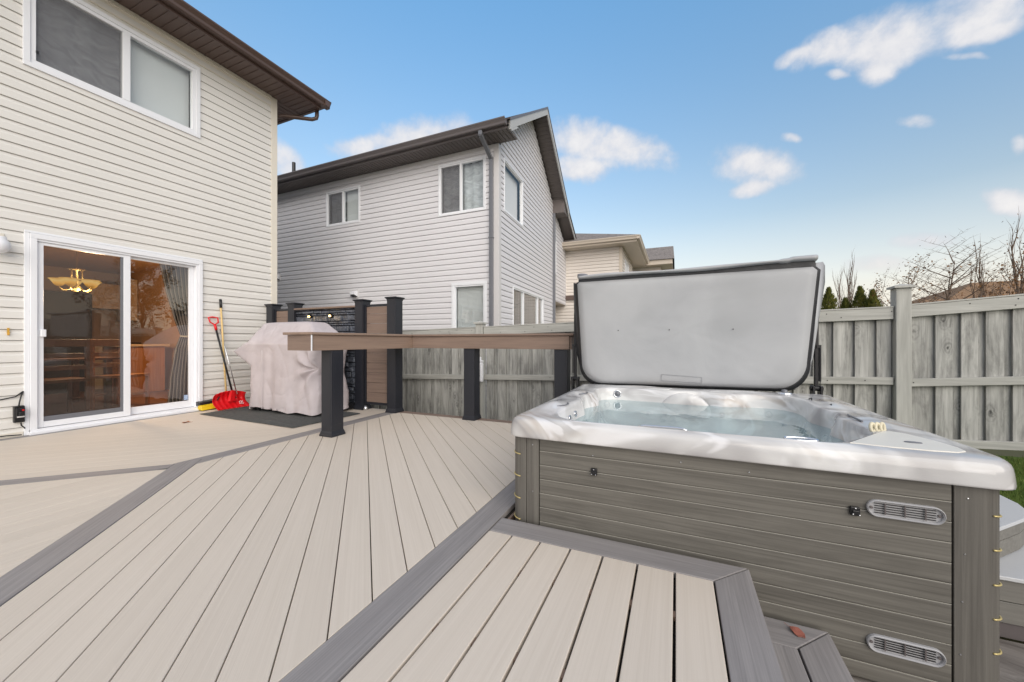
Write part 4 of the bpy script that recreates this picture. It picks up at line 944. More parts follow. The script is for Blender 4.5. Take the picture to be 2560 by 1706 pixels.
MB().extr([(-6.305,3.12,.07),(-6.20,3.12,.085),(-6.21,3.12,.12),(-6.305,3.12,.13)], (.0,.5,.03)).build('bristle_strip', M['black_plastic'], BR, bevel=.004)

# ------------------------------------------------------------------ hot tub
TX0, TX1, TY0, TY1 = -.885, 1.145, 1.945, 3.86; TC = Vector(((TX0+TX1)/2, (TY0+TY1)/2, 0))
HT = empty('hot_tub', (TC.x,TC.y,-.38), 'open hot tub with marbled white rim and taupe panelled sides, full of water', 'hot tub')
NT_ = 360
def sdr(px_, py_, hx, hy, r):
    qx, qy = abs(px_)-hx+r, abs(py_)-hy+r; return hypot(max(qx,0),max(qy,0))+min(max(qx,qy),0)-r
def rad(th, hx, hy, r):
    lo, hi = 0, 3.
    for _ in range(28):
        m_ = (lo+hi)/2
        if sdr(m_*cos(th), m_*sin(th), hx, hy, r) < 0: lo = m_
        else: hi = m_
    return lo
hx, hy = (TX1-TX0)/2, (TY1-TY0)/2
ths = [2*pi*k/NT_ for k in range(NT_)]
Rout = [rad(t_, hx, hy, .085) for t_ in ths]
# inner opening: rounded rectangle with the front-right corner cut off for the lid
ix0, ix1, iy0, iy1 = -.655, .855, 2.018, 3.56
def rin(th):
    lo, hi = 0, 3.; cxx, cyy = (ix0+ix1)/2, (iy0+iy1)/2
    for _ in range(28):
        m_ = (lo+hi)/2; X, Y = TC.x+m_*cos(th), TC.y+m_*sin(th)
        d = max(sdr(X-cxx, Y-cyy, (ix1-ix0)/2, (iy1-iy0)/2, .20), ((X-.66)*.86-(Y-2.06)*.70)/1.109 - .0)
        if d < 0: lo = m_
        else: hi = m_
    return lo
Rin = [rin(t_) for t_ in ths]
for _ in range(3): Rin = [(Rin[i-2]+Rin[i-1]+Rin[i]+Rin[(i+1)%NT_]+Rin[(i+2)%NT_])/5 for i in range(NT_)]
def scal(th):   # shallow seat scallops in the inner wall, none along the front
    if sin(th) < -.45: return 0
    return min(1, (sin(th)+.45)/.2)*( .016*cos(th*8) + .010*cos(th*12+1))
rings = []
def ring(fr_out, doff, z, mod=0, zmod=None):
    row = []
    for i, th in enumerate(ths):
        r_ = (Rout[i] if fr_out else Rin[i] + mod*scal(th)) + doff
        zz = z + (zmod(th, TC.x+r_*cos(th), TC.y+r_*sin(th)) if zmod else 0)
        row.append((TC.x+r_*cos(th), TC.y+r_*sin(th), zz))
    rings.append(row)
def rimz(th, x, y):   # gentle undulation of the rim top, pillow bumps on the long sides
    v = .003*noise.noise(Vector((x*2.2,y*2.2,3)))
    for (bx, by) in ((-.76,2.45),(-.76,3.05),(.97,2.65),(.97,3.2)): v += .016*math.exp(-((x-bx)/.10)**2-((y-by)/.16)**2)
    for (bx, by) in ((-.3,3.72),(.5,3.72)): v += .010*math.exp(-((x-bx)/.22)**2-((y-by)/.08)**2)
    return v
for doff, z in ((-.05,.468),(-.010,.460),(.0,.463),(.002,.470),(.0,.49),(-.002,.512),(-.005,.53),(-.011,.545),(-.021,.555),(-.033,.5615),(-.046,.5645)): ring(True, doff, z)
K = 7
for k in range(1, K):
    row = []
    for i, th in enumerate(ths):
        a_, b_ = Rout[i]-.046, Rin[i]+.010+min(scal(th), .004 if sin(th) < -.6 else 1); r_ = a_+(b_-a_)*k/K; x, y = TC.x+r_*cos(th), TC.y+r_*sin(th)
        row.append((x, y, .5665+sin(pi*k/K)*rimz(th,x,y)*1.3 + .002*sin(pi*k/K)))
    rings.append(row)
for doff, z in ((.008,.566),(.004,.563),(-.004,.550),(-.011,.53),(-.018,.50),(-.026,.46),(-.036,.42),(-.055,.36),(-.085,.30),(-.13,.255),(-.19,.235),(-.27,.228),(-.335,.22),(-.365,.205),(-.38,.17),(-.392,.10),(-.405,0),(-.43,-.08),(-.48,-.105)): ring(False, doff, z, mod=1.6 if z < .52 else 1)
for k in (1,2): rings.append([(TC.x+(p[0]-TC.x)*(1-k*.45), TC.y+(p[1]-TC.y)*(1-k*.45), -.11) for p in rings[-k]])
vs = [p for r_ in rings for p in r_]; fs = []
for j in range(len(rings)-1):
    for i in range(NT_): fs.append((j*NT_+i, j*NT_+(i+1)%NT_, (j+1)*NT_+(i+1)%NT_, (j+1)*NT_+i))
fs.append(tuple((len(rings)-1)*NT_+i for i in range(NT_)))
SHL = MB().add(vs, fs).build('acrylic_shell', M['acrylic'], HT, smooth=True)
# water
row = [(TC.x+(Rin[i]+1.6*scal(th)-.0255)*cos(th), TC.y+(Rin[i]+1.6*scal(th)-.0255)*sin(th), .462) for i, th in enumerate(ths)]
MB().add(row, [tuple(range(NT_))]).build('water', M['water'], HT)
# skirt: front boards
ys = 1.975
mb = MB(); zt = .462; z = zt
zl = [.462,.390,.312,.234,.156,.078,0,-.077,-.154,-.231,-.308,-.375]
for a, b in zip(zl, zl[1:]): mb.box((-.696,ys,b+.0016),(.958,ys+.02,a-.0016))
mb.build('front_panel', M['skirt'], HT, bevel=.003)
mb = MB()
for z in zl[1:-1]: mb.box((-.696,ys+.0012,z-.0024),(.958,ys+.004,z-.0002))
mb.build('groove_highlight', plain('pale_groove_highlight', srgb(160,157,148), .5), HT)  # pale strips paint a light highlight into the panel grooves
def corner(x0, x1, sgn, nm='corner_panel'):
    mb = MB(); r = .07; pts = []
    if sgn > 0:   # right front corner
        pts = [(x0, ys-.002)] + [(x1-r+r*sin(a), ys-.002+r-r*cos(a)) for a in [k*pi/16 for k in range(9)]] + [(x1, ys+.16)] + [(x1-.02, ys+.16)] + [(x1-r+(r-.02)*sin(a), ys-.002+r-(r-.02)*cos(a)) for a in [k*pi/16 for k in range(8,-1,-1)]] + [(x0, ys+.018)]
    else:
        pts = [(x1, ys-.002)] + [(x0+r-r*sin(a), ys-.002+r-r*cos(a)) for a in [k*pi/16 for k in range(9)]] + [(x0, ys+.16)] + [(x0+.02, ys+.16)] + [(x0+r-(r-.02)*sin(a), ys-.002+r-(r-.02)*cos(a)) for a in [k*pi/16 for k in range(8,-1,-1)]] + [(x1, ys+.018)]
    mb.prism(pts, -.375, .4615); return mb.build(nm, M['skirt_v'], HT, bevel=.002)
cr = corner(.963, 1.112, 1); cl = corner(-.866, -.776, -1)
MB().box((-.773,ys-.002,-.375),(-.700,ys+.018,.4615)).build('corner_panel', M['skirt_v'], HT, bevel=.002)
mb = MB(); mb.box((-.866,ys+.162,-.375),(-.846,3.80,.4615)); mb.box((1.092,ys+.162,-.375),(1.112,3.80,.4615)); mb.box((-.84,3.80,-.375),(1.09,3.82,.4615)); mb.build('side_panel', M['skirt'], HT)
MB().box((-.84,ys+.025,-.38),(1.09,3.79,-.36)).build('base', M['black_plastic'], HT)
def clipz(z, right):
    r = .073
    if right: pts = [(1.112-.07+r*sin(a), ys-.002+.07-r*cos(a), z-.002*k_+.004) for k_, a in enumerate([k*pi/16 for k in range(2,9)])]+[(1.115,ys+.10,z-.004)]
    else: pts = [(-.866+.07-r*sin(a), ys-.002+.07-r*cos(a), z) for a in [k*pi/16 for k in range(1,9)]]+[(-.869,ys+.10,z)]
    return pts
for z in (.352,.226,.098,-.028,-.154,-.28): MB().tube(clipz(z, True), .0032, 6).build('corner_clip', M['brass'], HT, smooth=True)
for z in (.36,.235,.11,-.01): MB().tube(clipz(z, False), .0030, 6).build('corner_clip', M['brass'], HT, smooth=True)
# vents
for zc_ in (.330,-.212):
    x0, x1, h = .705, .938, .034; mb = MB()
    out = [(x1-h+h*sin(a), zc_-h*cos(a)) for a in [k*pi/10 for k in range(11)]] + [(x0+h-h*sin(a), zc_+h*cos(a)) for a in [k*pi/10 for k in range(11)]]
    h2 = h-.007; inn = [(x1-h+h2*sin(a), zc_-h2*cos(a)) for a in [k*pi/10 for k in range(11)]] + [(x0+h-h2*sin(a), zc_+h2*cos(a)) for a in [k*pi/10 for k in range(11)]]
    n = len(out); vs = [(a,ys-.001,b) for a,b in out]+[((a*.97+c*.03),ys-.012,(b*.97+d*.03)) for (a,b),(c,d) in zip(out,inn)]+[((a+c)/2,ys-.016,(b+d)/2) for (a,b),(c,d) in zip(out,inn)]+[(c,ys-.010,d) for c,d in inn]+[(c,ys-.002,d) for c,d in inn]
    fs = []
    for j in range(4):
        for i in range(n): fs.append((j*n+i,j*n+(i+1)%n,(j+1)*n+(i+1)%n,(j+1)*n+i))
    fs.append(tuple(4*n+i for i in range(n)))
    v = mb.add(vs, fs).build('vent_grille', plain('grey_vent_plastic', srgb(172,172,174), .35, var=.03), HT, smooth=False)
    mb = MB()
    for k in range(5): zz = zc_-.0185+k*.0092; mb.box((x0+.026,ys-.0065,zz-.0012),(x1-.026,ys-.0015,zz+.0012))
    mb.build('slot', M['black_plastic'], v)
    mb = MB()
    for x in (.762,.8215,.881): mb.box((x-.002,ys-.010,zc_-.022),(x+.002,ys-.0066,zc_+.022))
    for x in (x0+.016, x1-.016): mb.lathe([(0,.0),(.0055,0),(.0055,.004),(0,.005)], Matrix.Translation((x,ys-.003,zc_)) @ Matrix.Rotation(R(90),4,'X'), 10)
    mb.build('rib', M['skirt'] if False else M['grey_metal'], v)
for x, z in ((.668,.306),(-.393,.318)):
    mb = MB(); mb.box((x-.016,ys-.014,z-.018),(x+.016,ys-.0005,z+.018)); mb.box((x-.011,ys-.020,z-.014),(x+.012,ys-.0135,z+.006)); l = mb.build('cover_latch', M['black_plastic'], HT, bevel=.006)
    mb = MB()
    for dx, dz in ((-.0,.013),(-.010,-.010),(.011,-.011)): mb.lathe([(0,0),(.0028,0),(.0028,.002),(0,.003)], Matrix.Translation((x+dx,ys-.0205 if dz < 0 else ys-.0145,z+dz)) @ Matrix.Rotation(R(90),4,'X'), 8)
    mb.build('screw', M['chrome'], l)
# screws and scuffs on skirt
mb = MB()
for (x, z) in ((-.735,.42),(-.735,.16),(-.735,-.05),(1.0,.41),(.992,.20),(.985,.02),(.98,-.18),(-.40,.40),(.02,.42),(.3,.41)): mb.lathe([(0,0),(.0035,0),(.003,.0015),(0,.002)], Matrix.Translation((x,ys-.0025,z)) @ Matrix.Rotation(R(90),4,'X'), 8)
mb.build('screw', M['chrome'], HT)
# controller lid in the front right corner
lid = [(.672,2.03),(.80,2.013),(.92,2.01),(1.0,2.02),(1.035,2.05),(1.042,2.11),(1.02,2.22),(.975,2.33),(.93,2.365),(.895,2.34)]
mb = MB(); mb.prism(lid, .560, .5715); mb.build('corner_lid', M['cream_plastic'], HT, bevel=.003, seg=3)
mb = MB(); mb.lathe([(0,.0),(.03,.0),(.028,.003),(0,.004)], Matrix.Translation((.915,2.13,.5715)) @ Matrix.Diagonal((1,.45,1,1)), 16); mb.build('lid_button', M['slate_pipe'], HT, smooth=True)
for k in range(3):
    c = Vector((.868+.022*k, 2.36+.010*k, .582)); MB().tube([c+Vector((.010*cos(a),.020*cos(a)*.4+.006*sin(a),.020*sin(a))) for a in [q*pi/6 for q in range(12)]], .0075, 8, closed=True).build('tassel_loop', M['rope'], HT, smooth=True)
# chrome trim handles
MB().tube([(-.175,2.0,.566),(-.15,2.005,.573),(0,2.005,.575),(.03,2.005,.573),(.05,2.0,.566)], .006, 8).build('grab_handle', M['chrome'], HT, smooth=True)
mb = MB(); mb.tube([(.50+.06*cos(a), 2.012+.014*sin(a), .571+.003*sin(a)) for a in [k*pi/8 for k in range(16)]], .0055, 8, closed=True); mb.build('grab_handle', M['chrome'], HT, smooth=True)
# control panel at the back right rim + knobs
MB().lathe([(0,0),(.055,0),(.055,.010),(.045,.018),(0,.02)], Matrix.Translation((.80,3.66,.568)) @ Matrix.Diagonal((1,.7,1,1)), 20).build('diverter_knob', M['chrome'], HT, smooth=True)
MB().lathe([(0,0),(.022,0),(.02,.03),(0,.034)], Matrix.Translation((.80,3.66,.576)) , 16).build('diverter_knob', M['slate_pipe'], HT, smooth=True)
for x, y, lz in ((.90,3.40,.0),(.93,3.12,.0)): MB().tube([(x,y-.03,.572),(x+.008,y,.582),(x,y+.03,.572)], .004, 6).build('rim_notch', M['black_plastic'], HT)
mb = MB(); vs = []; fs = []
for j in range(13):
    for i in range(33):
        a, b = pi*i/32, pi/2*j/12; rr = sin(b); vs.append((.066+.215*rr*cos(a), 3.535-.050*cos(b)**.8, .36+.195*rr*sin(a)))
for j in range(12):
    for i in range(32): k = j*33+i; fs.append((k,k+1,k+34,k+33))
mb.add(vs, fs).build('moulded_backrest', M['acrylic'], HT, smooth=True)
for x0_, x1_ in ((-.31,-.03),(.23,.47)): MB().prism([(x0_,3.70),(x1_,3.70),(x1_-.035,3.62),(x0_+.035,3.62)], .560, .573).build('pillow_mount', M['acrylic'], HT, bevel=.004)
def jet(x, y, z, n, s=.028):
    n = Vector(n).normalized(); m_ = Matrix.Translation((x,y,z)) @ n.to_track_quat('Z','Y').to_matrix().to_4x4()
    j = MB().lathe([(s,0),(s*1.05,.004),(s*.92,.009),(s*.75,.006),(s*.7,.0)], m_, 18).build('jet', M['chrome'] if z > .46 else M['jet_ring'], HT, smooth=True)
    MB().lathe([(s*.72,.002),(s*.4,.004),(s*.32,.010),(0,.011)], m_, 14).build('nozzle', M['slate_pipe'] if z > .46 else M['greytrim'], j, smooth=True)
def wall_pt(th_deg, z):
    """point on the inner wall at an angle and height"""
    i = int((th_deg % 360)/360*NT_); best = None
    for r0, r1 in zip(rings[17:], rings[18:]):
        a, b = Vector(r0[i]), Vector(r1[i])
        if b.z <= z <= a.z: f_ = (a.z-z)/max(1e-6, a.z-b.z); p_ = a+(b-a)*f_; tt = (Vector(r0[(i+1)%NT_])-a); nn = tt.cross(b-a).normalized(); 
        else: continue
        if nn.dot(Vector((TC.x,TC.y,z+.1))-p_) < 0: nn = -nn
        return p_+nn*.001, nn
    return Vector((TC.x,TC.y,z)), Vector((0,0,1))
for th, z, s in ((134,.515,.034),(205,.500,.02),(213,.495,.02),(100,.38,.022),(108,.36,.018),(90,.40,.026),(86,.36,.020),(94,.36,.020),(70,.40,.02),(50,.42,.026),(120,.36,.022),(140,.42,.03),(160,.38,.022),(180,.40,.022),(20,.42,.022),(0,.40,.022),(-15,.40,.022)):
    p_, nn = wall_pt(th, z); jet(*p_, nn, s)
for th in (150,165,128,60,40,75): 
    r_ = Rin[int(th/360*NT_)]-.45; 
    jet(TC.x+r_*cos(R(th)), TC.y+r_*sin(R(th)), -.09+.0, (0,0,1), .03)
# left rim pillow notches
for (x, y) in ((-.70,2.45),(-.70,3.05)): MB().tube([(x-.01,y-.09,.576),(x+.028,y-.04,.578),(x+.035,y+.03,.577),(x+.012,y+.08,.574)], .004, 6).build('pillow_notch', M['slate_pipe'], HT)
for (x, y) in ((.90,2.65),): MB().tube([(x,y-.09,.576),(x-.012,y,.582),(x,y+.09,.578)], .005, 6).build('pillow_notch', M['slate_pipe'], HT)

# cover, folded and standing upright behind the tub
CV = empty('tub_cover', (.06,3.9,.56), 'light grey folded hot tub cover standing upright behind the tub on black lifter arms', 'tub cover')
yc = 3.865
def cover_outline(grow=0, n=10):
    xl, xr, zb, ztl, ztr, r = -.945-grow, 1.07+grow, (.572-grow), 1.612+grow, 1.618+grow, .20
    xlb, xrb = -.895-grow, 1.0+grow   # narrower at the bottom
    pts = [(xr, ztr-.03), (xr-.03, ztr), (xl+.02, ztl), (xl, ztl-.02)]
    for k in range(n+1):
        a = pi+k/n*pi/2; pts.append((xlb+r+r*cos(a), zb+r+r*sin(a)))
    for k in range(n+1):
        a = -pi/2+k/n*pi/2; pts.append((xrb-r*1.05+r*1.05*cos(a), zb+.02+r*1.15+r*1.15*sin(a)))
    return pts
def slab(y0, y1, outl, name, m, puff=.0, bev=.012):
    # front face as a dense grid so it can puff and wrinkle
    n = len(outl); mb = MB(); cx_, cz_ = .06, 1.1; vs = []; fs = []; KR = 14
    for k in range(KR+1):
        f_ = 1-k/(KR)*.97
        for x, z in outl:
            X, Z = cx_+(x-cx_)*f_, cz_+(z-cz_)*f_
            e_ = (1-f_)
            y = y0 - puff*min(1, e_/.12)**.5 - (.006*noise.noise(Vector((X*2.2,Z*2.6,1))) if e_ > .02 else 0) - (.0035*noise.noise(Vector((X*9,Z*14,4))) if e_ > .02 and puff else 0)
            vs.append((X,y,Z))
    for k in range(KR):
        for i in range(n): fs.append((k*n+i,k*n+(i+1)%n,(k+1)*n+(i+1)%n,(k+1)*n+i))
    fs.append(tuple(KR*n+i for i in range(n)))
    b0 = len(vs); vs += [(x,y1,z) for x,z in outl]
    for i in range(n): fs.append((b0+i,b0+(i+1)%n,(i+1)%n,i))
    fs.append(tuple(b0+i for i in range(n))[::-1])
    o = mb.add(vs, fs).build(name, m, CV, smooth=True)
    return o
def densify(o, m=6):
    out = []
    for (a,b),(c,d) in zip(o, o[1:]+o[:1]):
        L_ = hypot(c-a,d-b); k = max(1, int(L_/.06)); out += [(a+(c-a)*i/k, b+(d-b)*i/k) for i in range(k)]
    return out
slab(yc-.018, yc+.01, densify(cover_outline(-.004)), 'front_panel', M['cover'], puff=.018)
slab(yc+.0105, yc+.055, densify([(x if x > .5 else x, z if z < 1.5 else z-.024) for x, z in cover_outline(.026)]), 'black_edge', M['cover_edge'])
back = [(x+.03 if x > 0 else x-.012, z+.0) for x, z in densify(cover_outline(.006))]
slab(yc+.06, yc+.15, back, 'rear_panel', M['cover_edge'])
# piping
ol = densify(cover_outline(.002)); MB().tube([(x,yc-.008,z) for x,z in ol], .005, 6, closed=True).build('piping', M['cover_edge'], CV, smooth=True)
# side flap at the right with pale underside
mb = MB(); fl = [(1.075,1.655,3.90),(1.135,1.67,3.96),(1.155,1.64,3.98),(1.158,1.50,3.99),(1.135,1.36,3.99),(1.115,1.20,3.98),(1.09,.95,3.97),(1.04,.72,3.95),(.96,.60,3.94),(.93,.58,3.93),(.99,.68,3.90),(1.045,.85,3.885),(1.06,1.1,3.88),(1.072,1.4,3.88)]
n = len(fl); half = n//2
mb.add([(x,y,z) for x,z,y in fl], [(i, i+1, n-2-i, n-1-i) for i in range(half-1)] ); o = mb.build('side_flap', M['cover'], CV, smooth=True); md = o.modifiers.new('t','SOLIDIFY'); md.thickness = .012
mb = MB(); mb.add([(-.955,3.875,1.60),(-1.0,3.92,1.615),(-1.005,3.96,1.58),(-1.0,3.95,1.2),(-.98,3.94,.9),(-.93,3.93,.72),(-.86,3.92,.62),(-.90,3.875,.72),(-.935,3.875,.95),(-.95,3.875,1.2)], [(0,1,2,3,9),(9,3,4,8),(8,4,5,7),(7,5,6)]); o = mb.build('side_flap', M['cover_edge'], CV, smooth=False); md = o.modifiers.new('t','SOLIDIFY'); md.thickness = .012
# rolled top flap
mb = MB(); vs = []; fs = []; n = 60; cs = 10
for i in range(n+1):
    u = i/n; x = -.925+1.985*u; zc2 = 1.652+.020*u+.006*sin(u*9)+(.010 if u > .9 else 0); hh = .019+.004*sin(u*13)+(.008 if u > .88 else 0); 
    for k in range(cs): a = 2*pi*k/cs; vs.append((x, yc-.01+.055*cos(a)+.0, zc2+hh*sin(a)*(1 if sin(a) > 0 else .8)))
for i in range(n):
    for k in range(cs): fs.append((i*cs+k,i*cs+(k+1)%cs,(i+1)*cs+(k+1)%cs,(i+1)*cs+k))
fs += [tuple(range(cs))[::-1], tuple(n*cs+k for k in range(cs))]
MB().add(vs, fs).build('hinge_flap', M['cover'], CV, smooth=True)
MB().extr([(-.93,yc-.012,1.60),(1.055,yc-.012,1.605),(1.055,yc-.012,1.678),(-.93,yc-.012,1.652)], (0,.07,0)).build('fold_shadow', M['cover_edge'], CV)  # dark slab painting in the shadow beneath the rolled flap
MB().lathe([(0,0),(.022,0),(.026,.03),(.022,.07),(.012,.10)], Matrix.Translation((-.935,yc-.02,1.672)) @ Matrix.Rotation(R(90),4,'Y'), 12).build('end_cap', M['slate_pipe'], CV, smooth=True)
# stitched pocket, eyelets
mb = MB(); pts = [(-.13,.625),(.213,.617),(.213,.668),(-.13,.684)]
for (a,b),(c,d) in zip(pts, pts[1:]+pts[:1]): mb.tube([(a,yc-.041,b),(c,yc-.041,d)], .0013, 5)
mb.build('stitching', M['slate_pipe'], CV)
mb = MB()
for x in (-.525,-.06,.46): mb.lathe([(0,0),(.005,0),(.005,.003),(0,.004)], Matrix.Translation((x,yc-.042,1.105)) @ Matrix.Rotation(R(90),4,'X'), 8)
mb.build('eyelet', M['black_plastic'], CV)
# lifter arms
for s, x in ((-1,-.985),(1,1.085)):
    mb = MB(); mb.box((x-.014,3.93,.60),(x+.014,3.965,1.30)); a = mb.build('lifter_arm', M['black_plastic'], CV, bevel=.004)
    mb = MB(); mb.tube([(x+s*.022,3.93,.66),(x+s*.022,3.93,.96)], .009, 8).tube([(x+s*.022,3.93,.575),(x+s*.022,3.93,.67)], .004, 8); mb.cbox((x+s*.012,3.93,.955),(.016,.012,.012)); mb.build('gas_strut', M['black_plastic'], CV, smooth=False)
    mb = MB(); mb.box((x-.035,3.90,.50),(x-.018,3.99,.62)).box((x+.018,3.90,.50),(x+.035,3.99,.62)); mb.lathe([(0,-.045),(.022,-.045),(.022,.045),(0,.045)], Matrix.Translation((x,3.94,.60)) @ Matrix.Rotation(R(90),4,'Y'), 14); mb.box((x-.03,3.88,.44),(x+.03,3.99,.50)); mb.build('hinge_bracket', M['black_plastic'], CV, bevel=.004)

# ------------------------------------------------------------------ right of the tub: steps, lawn, slab
mb = MB(); mb.box((.28,-3.,-.46),(5,2.52,-.39)); mb.box((-.9,1.9,-.46),(.28,4.2,-.39)).box((.28,2.52,-.46),(1.3,4.2,-.392)); o = mb.build('patio', M['ground_wood']); o['kind'] = 'structure'
ST = empty('corner_steps', (1.9,2.8,-.39), 'grey corner steps with treads toned pale for bright reflection at the right of the hot tub', 'steps')
lo_ = [(1.20,2.515),(2.3,2.515),(2.3,3.3),(1.20,3.3)]
MB().prism(lo_, -.112, -.094).build('tread', M['step_sheen'], ST, bevel=.003)
mb = MB(); zt_ = -.115
for k in range(2): mb.box((1.22,2.53,zt_-.10),(2.28,2.55,zt_-.002)); zt_ -= .102
mb.build('riser', M['step_side'], ST, bevel=.002)
MB().box((1.22,2.54,-.39),(2.28,2.56,-.322)).build('kick_plate', M['grey_metal'], ST)
up_ = [(1.20,2.395),(1.56,2.755),(1.70,2.89),(1.74,2.98),(1.78,3.16),(1.80,3.5),(1.20,3.5)]
up_ = [(1.20,2.60),(1.40,2.60),(1.66,2.855),(1.735,2.95),(1.775,3.10),(1.78,3.5),(1.20,3.5)]
MB().prism(up_, .062, .08).build('tread', M['step_sheen'], ST, bevel=.003)
upi = [(x-.012 if x > 1.3 else x, y+.012 if y < 3.3 else y) for x, y in up_]
MB().prism(upi, -.09, -.008).prism(upi, -.005, .060).build('riser', M['step_side'], ST, bevel=.002)
# lawn with blades
lw = MB(); n = 30; vs = []; fs = []
def lz(x, y): return -.17+.05*(x-2)*.5+.02*noise.noise(Vector((x*1.5,y*1.5,0)))-.02*(5.3-y)
for j in range(n+1):
    for i in range(n+1): x, y = 1.35+8.2*i/n, 3.35+2.0*j/n; vs.append((x,y,lz(x,y)))
for j in range(n):
    for i in range(n): a = j*(n+1)+i; fs.append((a,a+1,a+n+2,a+n+1))
o = lw.add(vs, fs).build('lawn', M['lawn']); o['kind'] = 'structure'
mb = MB(); mb.box((1.35,3.30,-.5),(9.6,3.36,-.16)); o = mb.build('lawn_edge', M['dark_void']); o['kind'] = 'structure'
random.seed(11); mb = MB()
for _ in range(15000):
    x, y = random.uniform(1.8,4.3), random.uniform(3.4,5.28); z = lz(x,y); h = random.uniform(.02,.05); a = random.uniform(0,2*pi); w = .0022; b = random.uniform(0,.02)
    dx, dy = cos(a)*w, sin(a)*w; mb.add([(x-dx,y-dy,z-.004),(x+dx,y+dy,z-.004),(x+b*sin(a),y+b*cos(a),z+h)], [(0,1,2)])
o = mb.build('lawn_grass', M['grass']); tag(o, 'short green grass in front of the fence at the right edge', 'grass', kind='stuff')
o = MB().lathe([(0,-.03),(.045,-.02),(.055,.0),(.04,.03),(0,.04)], Matrix.Translation((2.52,4.18,lz(2.52,4.18)+.03)), 9).build('garden_stone', plain('pinkish_stone', srgb(196,160,150), .85, var=.2), origin=(2.52,4.18,-.12)); tag(o, 'small pinkish stone on the grass at the right edge', 'stone')

# ------------------------------------------------------------------ trees
def branch_tree(name, loc, h, spread, up, r0, label, group, nb=9, depth=3, leafm=None, leafn=0, seed=0, stems=1, lowest=.12):
    rnd = random.Random(seed); root = empty(name, loc, label, 'tree', group); mb = MB(); tips = []; base = Vector(loc)
    def grow(p, d, L, r, lev):
        pts = [p]; n = 5; dd = d.normalized()
        for k in range(n):
            dd = (dd + Vector((rnd.uniform(-1,1), rnd.uniform(-1,1), rnd.uniform(-.3,1)*up))*.13).normalized(); p = p + dd*(L/n); pts.append(p)
        mb.tube(pts, [r*(1-.90*k/n) for k in range(n+1)], 5 if lev else 7, caps=False)
        tips.extend(pts[2:])
        if lev < depth:
            cnt = nb if lev == 0 else max(3, nb//2)
            for k in range(cnt):
                f_ = lowest+(1-lowest)*(k+.6)/cnt if lev == 0 else .25+.7*(k+.5)/cnt; i = min(int(f_*n), n-1); q = pts[i].lerp(pts[i+1], f_*n-i)
                a = k*2.4+rnd.uniform(-.5,.5); sd = Vector((cos(a), sin(a), 0)); nd = (sd*spread + Vector((0,0,1))*up + d*.25).normalized()
                grow(q, nd, L*rnd.uniform(.42,.62)*(1-.45*f_ if lev == 0 else .85), max(r*(.45-.15*f_), .004), lev+1)
    for s in range(stems):
        a = s*2.1; grow(base+Vector((cos(a)*.12*s, sin(a)*.12*s, 0)), Vector((cos(a)*.10*(s > 0), sin(a)*.10*(s > 0), 1)), h*(1-.12*s), r0*(1-.2*s), 0)
    mb.build('trunk', M['bark'], root)
    if leafn:
        lf = MB()
        for _ in range(leafn):
            c = tips[rnd.randrange(len(tips))] + Vector([rnd.gauss(0,.10) for _ in range(3)]); s_ = rnd.uniform(.02,.05); a, b = Vector([rnd.uniform(-1,1) for _ in range(3)]).normalized()*s_, Vector([rnd.uniform(-1,1) for _ in range(3)]).normalized()*s_
            lf.add([c-a, c+b, c+a, c-b], [(0,1,2,3)])
        lf.build('crown', leafm, root)
    return root
def conifer(loc, h, r, label, seed):
    rnd = random.Random(seed); root = empty('cedar_tree', loc, label, 'tree', 'cedar trees beyond the fence'); b = Vector(loc)
    MB().tube([b, b+Vector((0,0,h*.96))], [.10,.015], 6).build('trunk', M['bark'], root)
    lf = MB()
    for _ in range(int(4200*h/4)):
        f_ = rnd.random()**.8; z = h*f_; rr = r*1.35*(1-f_)**.95*(.9+.14*sin(z*9+seed)+.2*rnd.random())*min(1, .55+f_*4); a = rnd.uniform(0,2*pi); q = rr*rnd.uniform(.55,1.03)
        c = b+Vector((q*cos(a), q*sin(a), z)); s_ = rnd.uniform(.035,.10)
        outw = Vector((cos(a), sin(a), 1.5)).normalized()*s_*1.6; sd = Vector((-sin(a)+rnd.uniform(-.5,.5), cos(a)+rnd.uniform(-.5,.5), rnd.uniform(-.3,.3))).normalized()*s_*.5
        lf.add([c-sd, c+sd, c+outw], [(0,1,2)])
    lf.build('crown', M['conifer'], root); return root
def at(u, d, z=-.6):   # (azimuth in degrees from +Y clockwise, distance)
    a = R(u); return (d*sin(a), d*cos(a), z)
conifer(at(16.5,23.5), 4.1, 1.15, 'leftmost dark green cedar just right of the tub cover', 1)
conifer(at(17.95,24.5), 3.65, .9, 'short slim cedar between the leftmost cedar and the wide pair', 2)
conifer(at(19.2,24.5), 4.15, 1.2, 'tallest cedar of the wide pair left of the fence post', 3)
conifer(at(20.2,24.0), 3.9, 1.1, 'right cedar of the wide pair left of the fence post', 4)
branch_tree('poplar_tree', at(18.2,33), 5.9, .16, 1.0, .09, 'bare upright poplar rising behind the cedars', 'bare trees beyond the fence', nb=12, depth=2, seed=5, stems=3)
branch_tree('shrub_tree', at(22.6,24), 4.3, .7, .5, .06, 'russet leafed bush behind the fence just left of the post', 'bare trees beyond the fence', nb=9, depth=2, leafm=M['twigs'], leafn=900, seed=6, stems=2)
branch_tree('apple_tree', at(25.6,20), 4.4, .9, .35, .07, 'bare spreading apple tree behind the fence post', 'bare trees beyond the fence', nb=12, depth=3, seed=33, stems=2, lowest=.3, leafm=M['twigs'], leafn=120)
branch_tree('small_bare_tree', at(21.3,30), 5.0, .6, .6, .05, 'thin bare tree between the cedars and the russet bush', 'bare trees beyond the fence', nb=8, depth=2, seed=9, stems=2, leafm=M['twigs'], leafn=120)
